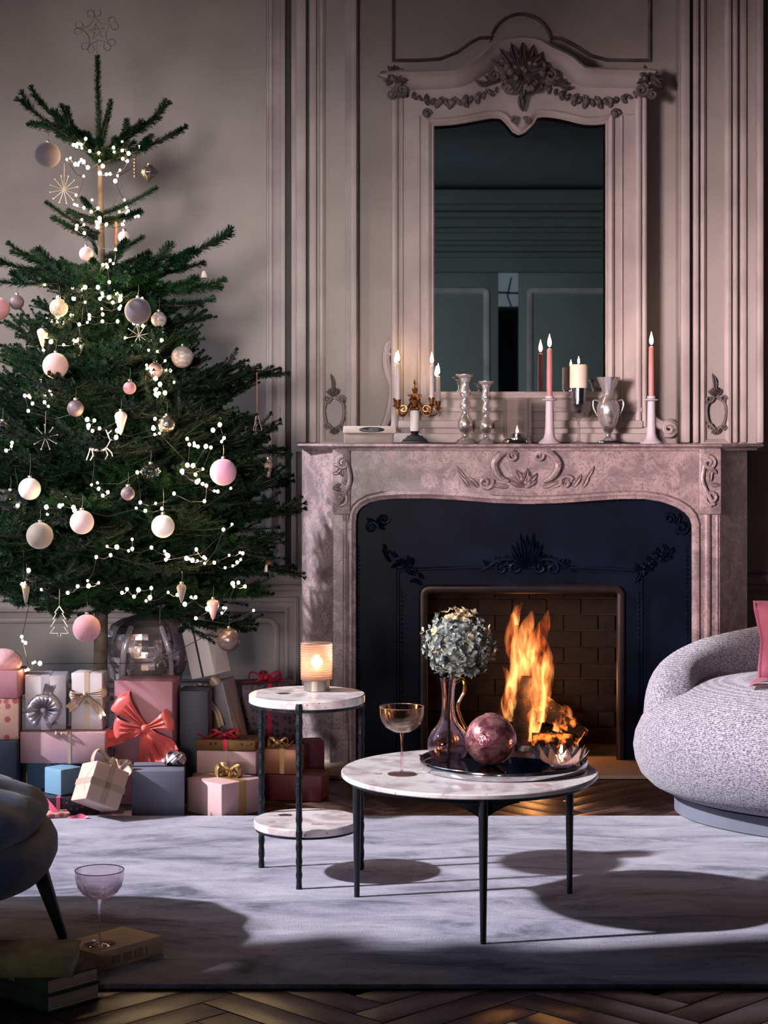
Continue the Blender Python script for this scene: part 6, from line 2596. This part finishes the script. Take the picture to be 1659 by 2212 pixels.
def hang(t, r, cord=0.035, m='cap'):
    q_ = MB()
    q_.lathe([(0.0055, r * 0.985), (0.006, r + 0.004), (0.0055, r + 0.006), (0.001, r + 0.0065)], 14)
    q_.build('cap', M['cap'], t)
    q_ = MB()
    q_.tube([(0, 0, r + 0.006), (0.002, 0.004, r + 0.006 + cord * 0.5), (0.0, 0.010, r + 0.006 + cord)], 0.0007, 5)
    q_.build('cord', M[m], t)


def bauble(px, py, rp, m, label, cord=0.035, ribbed=0, squash=1.0, dd=0.0):
    D = orn_depth(px, py, rp / SCL) + dd
    r = rp * D / FPX
    t = thing('bauble', label, 'bauble', P(px, py, D), (0, 0, 0), GRP)
    q_ = MB()
    if ribbed:
        prof_ = [(r * math.sin(PI * k / 20) if 0 < k < 20 else 0.0006, -r * squash * math.cos(PI * k / 20)) for k in range(21)]
        q_.lathe(prof_, ribbed * 4, wob=lambda a, z: 1 + 0.05 * math.cos(ribbed * a))
    else:
        q_.ball((0, 0, 0), (r, r, r * squash), 32, 22)
    q_.build('ball', M[m], t, smooth=80)
    hang(t, r * squash, cord)
    return t


bauble(103, 335, 28, 'o_mauve', 'dark mauve velvet bauble hanging highest on the left', 0.03)
bauble(298, 672, 29, 'o_mauve', 'large dusky mauve bauble in the upper middle of the tree')
bauble(343, 690, 17, 'o_grey', 'small marbled grey bauble tucked beside the dusky mauve one', dd=-0.01)
bauble(36, 653, 16, 'o_mauve2', 'small dusky bauble dangling near the left edge')
bauble(-4, 667, 25, 'o_rose', 'pink bauble cut off at the upper left picture edge')
bauble(127, 665, 20, 'o_glow', 'sparkling cream bauble lit up among the fairy lights')
bauble(120, 790, 28, 'o_pink', 'soft pink bauble on the left below a white drop')
bauble(394, 771, 24, 'o_grey', 'marbled grey bauble on the right side of the tree', 0.045)
bauble(280, 838, 14, 'o_rose', 'smallest rose pink bauble in the middle of the tree')
bauble(163, 882, 18, 'o_mauve2', 'grey mauve bauble above the reindeer', 0.03)
bauble(360, 916, 18, 'o_merc', 'mottled mercury bauble half hidden by branches', dd=0.01)
bauble(482, 1020, 29, 'o_lilac', 'bright orchid pink bauble on the right side')
bauble(64, 1056, 24, 'o_white', 'pearl white bauble on the left with a double cord', 0.055)
bauble(177, 1128, 26, 'o_pale', 'pale blush bauble in the lower left middle')
bauble(86, 1157, 29, 'o_taupe', 'taupe bauble low on the left', 0.03)
bauble(352, 1137, 25, 'o_white', 'white blush bauble in the lower middle on a long cord', 0.07)
bauble(187, 1357, 30, 'o_rose', 'large rose bauble hanging lowest before the foil bag', 0.03)
bauble(494, 1382, 25, 'o_trans', 'smoky taupe bauble at the lower right branch tip', 0.03)
bauble(186, 548, 15, 'o_pale', 'little pale blush bauble high beside the trunk', 0.025)
bauble(268, 512, 13, 'o_white', 'tiny white bauble beside the bare trunk', 0.02)
bauble(276, 1066, 15, 'o_mauve2', 'small silver mauve bauble in the shade of the middle')
bauble(5, 925, 15, 'o_mauve2', 'dusky bauble peeking in at the left edge at mid height')
bauble(22, 1083, 23, 'o_glass', 'clear etched glass bauble next to the pearl white one', ribbed=8)
bauble(325, 1018, 21, 'o_glass', 'flattened clear faceted glass bauble in the middle', ribbed=10, squash=0.75)
bauble(335, 800, 17, 'o_mauve2', 'brownish bauble deep in the right half of the tree', dd=0.06)

# onion shaped glass ornament
D = orn_depth(322, 375, 0.03)
t = thing('glass_ornament', 'clear onion-shaped glass ornament below the right top branch', 'ornament', P(322, 375, D))
q = MB()
q.lathe([(0.0006, -0.026), (0.006, -0.022), (0.018, -0.012), (0.028, 0.0), (0.026, 0.010), (0.014, 0.020), (0.006, 0.028)], 40, wob=lambda a, z: 1 + 0.05 * math.cos(10 * a))
q.build('body', mat('pewter_glass', rgb(130, 122, 118), 0.15, 0.7, var=0.3, vscale=60), t, smooth=60)
hang(t, 0.026, 0.03)
# dark beaded drop beside it
D2 = orn_depth(291, 362, 0.01)
t = thing('bead_drop', 'slim dark beaded drop beside the onion ornament', 'ornament', P(291, 362, D2))
for k in range(6):
    q = MB()
    q.ball((0, 0, -0.028 + 0.011 * k), 0.0052, 8, 6)
    q.build('bead', M['wire_dark'], t)
q = MB()
q.tube([(0, 0, -0.03), (0, 0, 0.05)], 0.0008, 5)
q.build('cord', M['wire_dark'], t)


def drop(px, py, h, w, m, label, cord=0.03, flip=False):
    D_ = orn_depth(px, py, 0.02)
    s_ = D_ / FPX
    h, w = h * s_, w * s_
    t_ = thing('drop_ornament', label, 'ornament', P(px, py, D_), (0, 0, 0), 'glass drops on the tree')
    q_ = MB()
    q_.lathe([(0.0006, -h / 2), (w * 0.16, -h * 0.36), (w * 0.30, -h * 0.1), (w * 0.44, h * 0.16), (w * 0.5, h * 0.30), (w * 0.40, h * 0.42), (w * 0.16, h * 0.49)], 20, wob=lambda a, z: 1 + 0.06 * math.cos(6 * a))
    q_.build('body', M[m], t_, smooth=60)
    hang(t_, h / 2, cord)
    return t_


drop(92, 730, 44, 24, 'o_milk', 'milky white glass drop at the upper left')
drop(261, 914, 52, 26, 'o_milk', 'milky white glass drop at the centre of the tree')
drop(460, 1317, 46, 26, 'o_pinkglass', 'pink glass drop near the lower right tip')
drop(392, 1282, 42, 20, 'o_taupe', 'taupe glass drop low in the middle right')
drop(579, 1020, 56, 18, 'o_pale', 'pale frosted icicle hanging at the far right', 0.06)
drop(56, 1285, 50, 16, 'o_taupe', 'thin brown drop low on the left', 0.05)
drop(170, 752, 36, 24, 'o_glass', 'clear glass drop above the pink bauble')


def star_burst(px, py, r, n_, m, label, name='snowflake_ornament', balls=True, cord=0.04, barbs=False):
    D_ = orn_depth(px, py, 0.01)
    r = r * D_ / FPX
    t_ = thing(name, label, 'ornament', P(px, py, D_))
    for k in range(n_):
        a = 2 * PI * k / n_ + 0.2
        q_ = MB()
        q_.tube([(0, 0, 0), (r * math.cos(a), -0.003, r * math.sin(a))], 0.0011, 5)
        if balls:
            q_.ball((r * math.cos(a), -0.003, r * math.sin(a)), 0.0026, 8, 6)
        if barbs:
            for f in (0.5, 0.75):
                for s_ in (-0.7, 0.7):
                    q_.tube([(r * f * math.cos(a), -0.002, r * f * math.sin(a)), (r * f * math.cos(a) + r * 0.22 * math.cos(a + s_), -0.002, r * f * math.sin(a) + r * 0.22 * math.sin(a + s_))], 0.0009, 4)
        q_.build('ray', M[m], t_)
    q_ = MB()
    q_.tube([(0, 0.001, 0), (0, 0.006, r + cord)], 0.0006, 5)
    q_.build('cord', M[m], t_)
    return t_


star_burst(138, 410, 30, 12, 'wire_silver', 'frosted twelve-ray snowflake near the top left')
star_burst(98, 945, 27, 9, 'wire_silver', 'frosted twig star at middle left')
star_burst(345, 1414, 27, 10, 'wire_dark', 'dark twiggy snowflake hanging before the foil bag', barbs=True, cord=0.10)
star_burst(300, 725, 26, 8, 'wire_silver', 'silver snowflake under the large dusky bauble')

# reindeer
D = orn_depth(215, 962, 0.02)
t = thing('reindeer_ornament', 'little silver wire reindeer in the middle left', 'ornament', P(215, 962, D))
s = D / FPX
pose = {'body': [(-22, 8), (-8, 10), (8, 10), (16, 6)], 'neck': [(14, 6), (20, -4), (24, -12), (32, -10)], 'antler': [(22, -12), (18, -24), (14, -34)], 'antler.001': [(18, -24), (26, -32)],
        'leg': [(-20, 8), (-24, 20), (-28, 32)], 'leg.001': [(-16, 10), (-14, 22), (-20, 32)], 'leg.002': [(12, 8), (18, 20), (12, 30)], 'leg.003': [(16, 6), (26, 16), (28, 24)]}
for nm, pts in pose.items():
    q = MB()
    q.tube([(x * s, random.uniform(-0.003, 0.003), -y_ * s) for x, y_ in pts], 0.0042 if nm == 'body' else 0.0018, 6)
    q.build(nm.split('.')[0], M['wire_silver'], t)

# wire tree
D = orn_depth(128, 1342, 0.02) - 0.05
t = thing('wire_tree_ornament', 'bare silver wire tree-shaped ornament hanging low on the left', 'ornament', P(128, 1342, D))
s = D / FPX
half_t = [(0, -32), (10, -18), (6, -18), (14, -4), (8, -4), (18, 12), (10, 12), (20, 26), (3, 26), (3, 33)]
pts = half_t + [(-x, y_) for x, y_ in reversed(half_t)]
q = MB()
q.tube([(x * s, 0, -y_ * s) for x, y_ in pts], 0.0016, 6)
q.build('outline', M['wire_silver'], t)
q = MB()
q.tube([(0, 0, 32 * s), (0, 0.004, 32 * s + 0.05)], 0.0006, 5)
q.build('cord', M['wire_silver'], t)

# wire pyramid on a copper cord at the far right tip
D = TY - 0.16
t = thing('wire_pyramid_ornament', 'dark wire pyramid hanging on a copper cord from the right branch tip', 'ornament', P(555, 910, D))
s = D / FPX
top = Vector((0, 0, 22 * s))
base = [Vector((11 * s * math.cos(a), 11 * s * math.sin(a), -20 * s)) for a in (0.3, 0.3 + 2.09, 0.3 + 4.19)]
for k in range(3):
    q = MB()
    q.tube([top, base[k]], 0.0011, 5)
    q.build('strut', M['wire_dark'], t)
    q = MB()
    q.tube([base[k], base[(k + 1) % 3]], 0.0011, 5)
    q.build('strut', M['wire_dark'], t)
q = MB()
q.tube([top, (0, 0, 106 * s)], 0.0012, 5)
q.build('cord', M['cord_gold'], t)
q = MB()
q.ball((0, 0, -6 * s), 0.006, 10, 8)
q.build('bead', M['o_glass'], t)

# copper ribbon hanging beside the trunk near the top
q = MB()
pr = P(250, 478, TY - 0.06)
q.strip([Vector((0, 0, 0.0)), Vector((0.003, -0.002, -0.03)), Vector((0.0, 0, -0.06)), Vector((0.003, 0, -0.075))], [Vector((0.0035, 0.001, 0))] * 4)
tag(q.build('hanging_ribbon', M['cord_gold'], loc=pr), 'short copper ribbon hanging beside the bare trunk', 'ribbon')

# little white-capped mushroom clip at the right
D = TY - 0.05
t = thing('mushroom_ornament', 'small brown and white mushroom clip on a right branch', 'ornament', P(575, 1222, D))
q = MB()
q.lathe([(0.0055, -0.02), (0.0045, 0.0), (0.005, 0.006)], 14)
q.build('stalk', M['o_white'], t)
q = MB()
q.lathe([(0.016, 0.004), (0.018, 0.008), (0.013, 0.017), (0.004, 0.021)], 20)
q.build('mushroom_cap', mat('brown_cap', rgb(140, 92, 80), 0.5, var=0.2), t, smooth=60)
# tiny white bell at the upper right tip
D = TY - 0.08
t = thing('bell_ornament', 'tiny white bell at the upper right branch tip', 'ornament', P(441, 592, D))
q = MB()
q.lathe([(0.012, -0.012), (0.011, -0.009), (0.008, 0.002), (0.006, 0.008), (0.001, 0.011)], 18)
q.build('bell', M['o_white'], t, smooth=60)
q = MB()
q.ball((0, 0, -0.0135), 0.0028, 8, 6)
q.build('clapper', M['cap'], t)

# tree topper
D = TY
t = thing('tree_topper', 'silver wire star topper with curled points on the tree tip', 'tree topper', P(209, 122, D))
s = D / FPX
cz = 54 * s
for k in range(5):
    a = PI / 2 + 0.14 + 2 * PI * k / 5
    b0 = a - PI / 5
    b1 = a + PI / 5
    ri, ro_ = 20 * s, 40 * s
    for (bb_, sg) in ((b0, -1), (b1, 1)):
        q = MB()
        p0 = Vector((ri * math.cos(bb_), 0, cz + ri * math.sin(bb_)))
        p1 = Vector((ro_ * math.cos(a), 0, cz + ro_ * math.sin(a)))
        side = Vector((-math.sin(a), 0, math.cos(a))) * sg
        out = Vector((math.cos(a), 0, math.sin(a)))
        pts = [p0, p0.lerp(p1, 0.5) - side * 3 * s, p1]
        for i in range(1, 10):
            th = i / 9 * 2 * PI * 0.8
            pts.append(p1 + side * (8 * s * (1 - math.cos(th)) * 0.9) + out * (8 * s * math.sin(th)))
        q.tube(smooth_path(pts[:3], 3) + pts[3:], 0.0013, 5)
        q.build('curl', M['wire_dark'], t)
for k in range(5):
    a0_ = PI / 2 + 0.14 + 2 * PI * k / 5
    a1_ = PI / 2 + 0.14 + 2 * PI * (k + 2) / 5
    q = MB()
    q.tube([(18 * s * math.cos(a0_), 0.001, cz + 18 * s * math.sin(a0_)), (18 * s * math.cos(a1_), 0.001, cz + 18 * s * math.sin(a1_))], 0.001, 5)
    q.build('star_wire', M['wire_dark'], t)
q = MB()
q.tube([(0, 0, cz - 16 * s), (0, 0, 0), (0.002, 0, -0.03)], 0.0016, 6)
q.build('stem', M['wire_dark'], t)
print('tris approx', sum(len(m.polygons) for m in bpy.data.meshes) * 2)
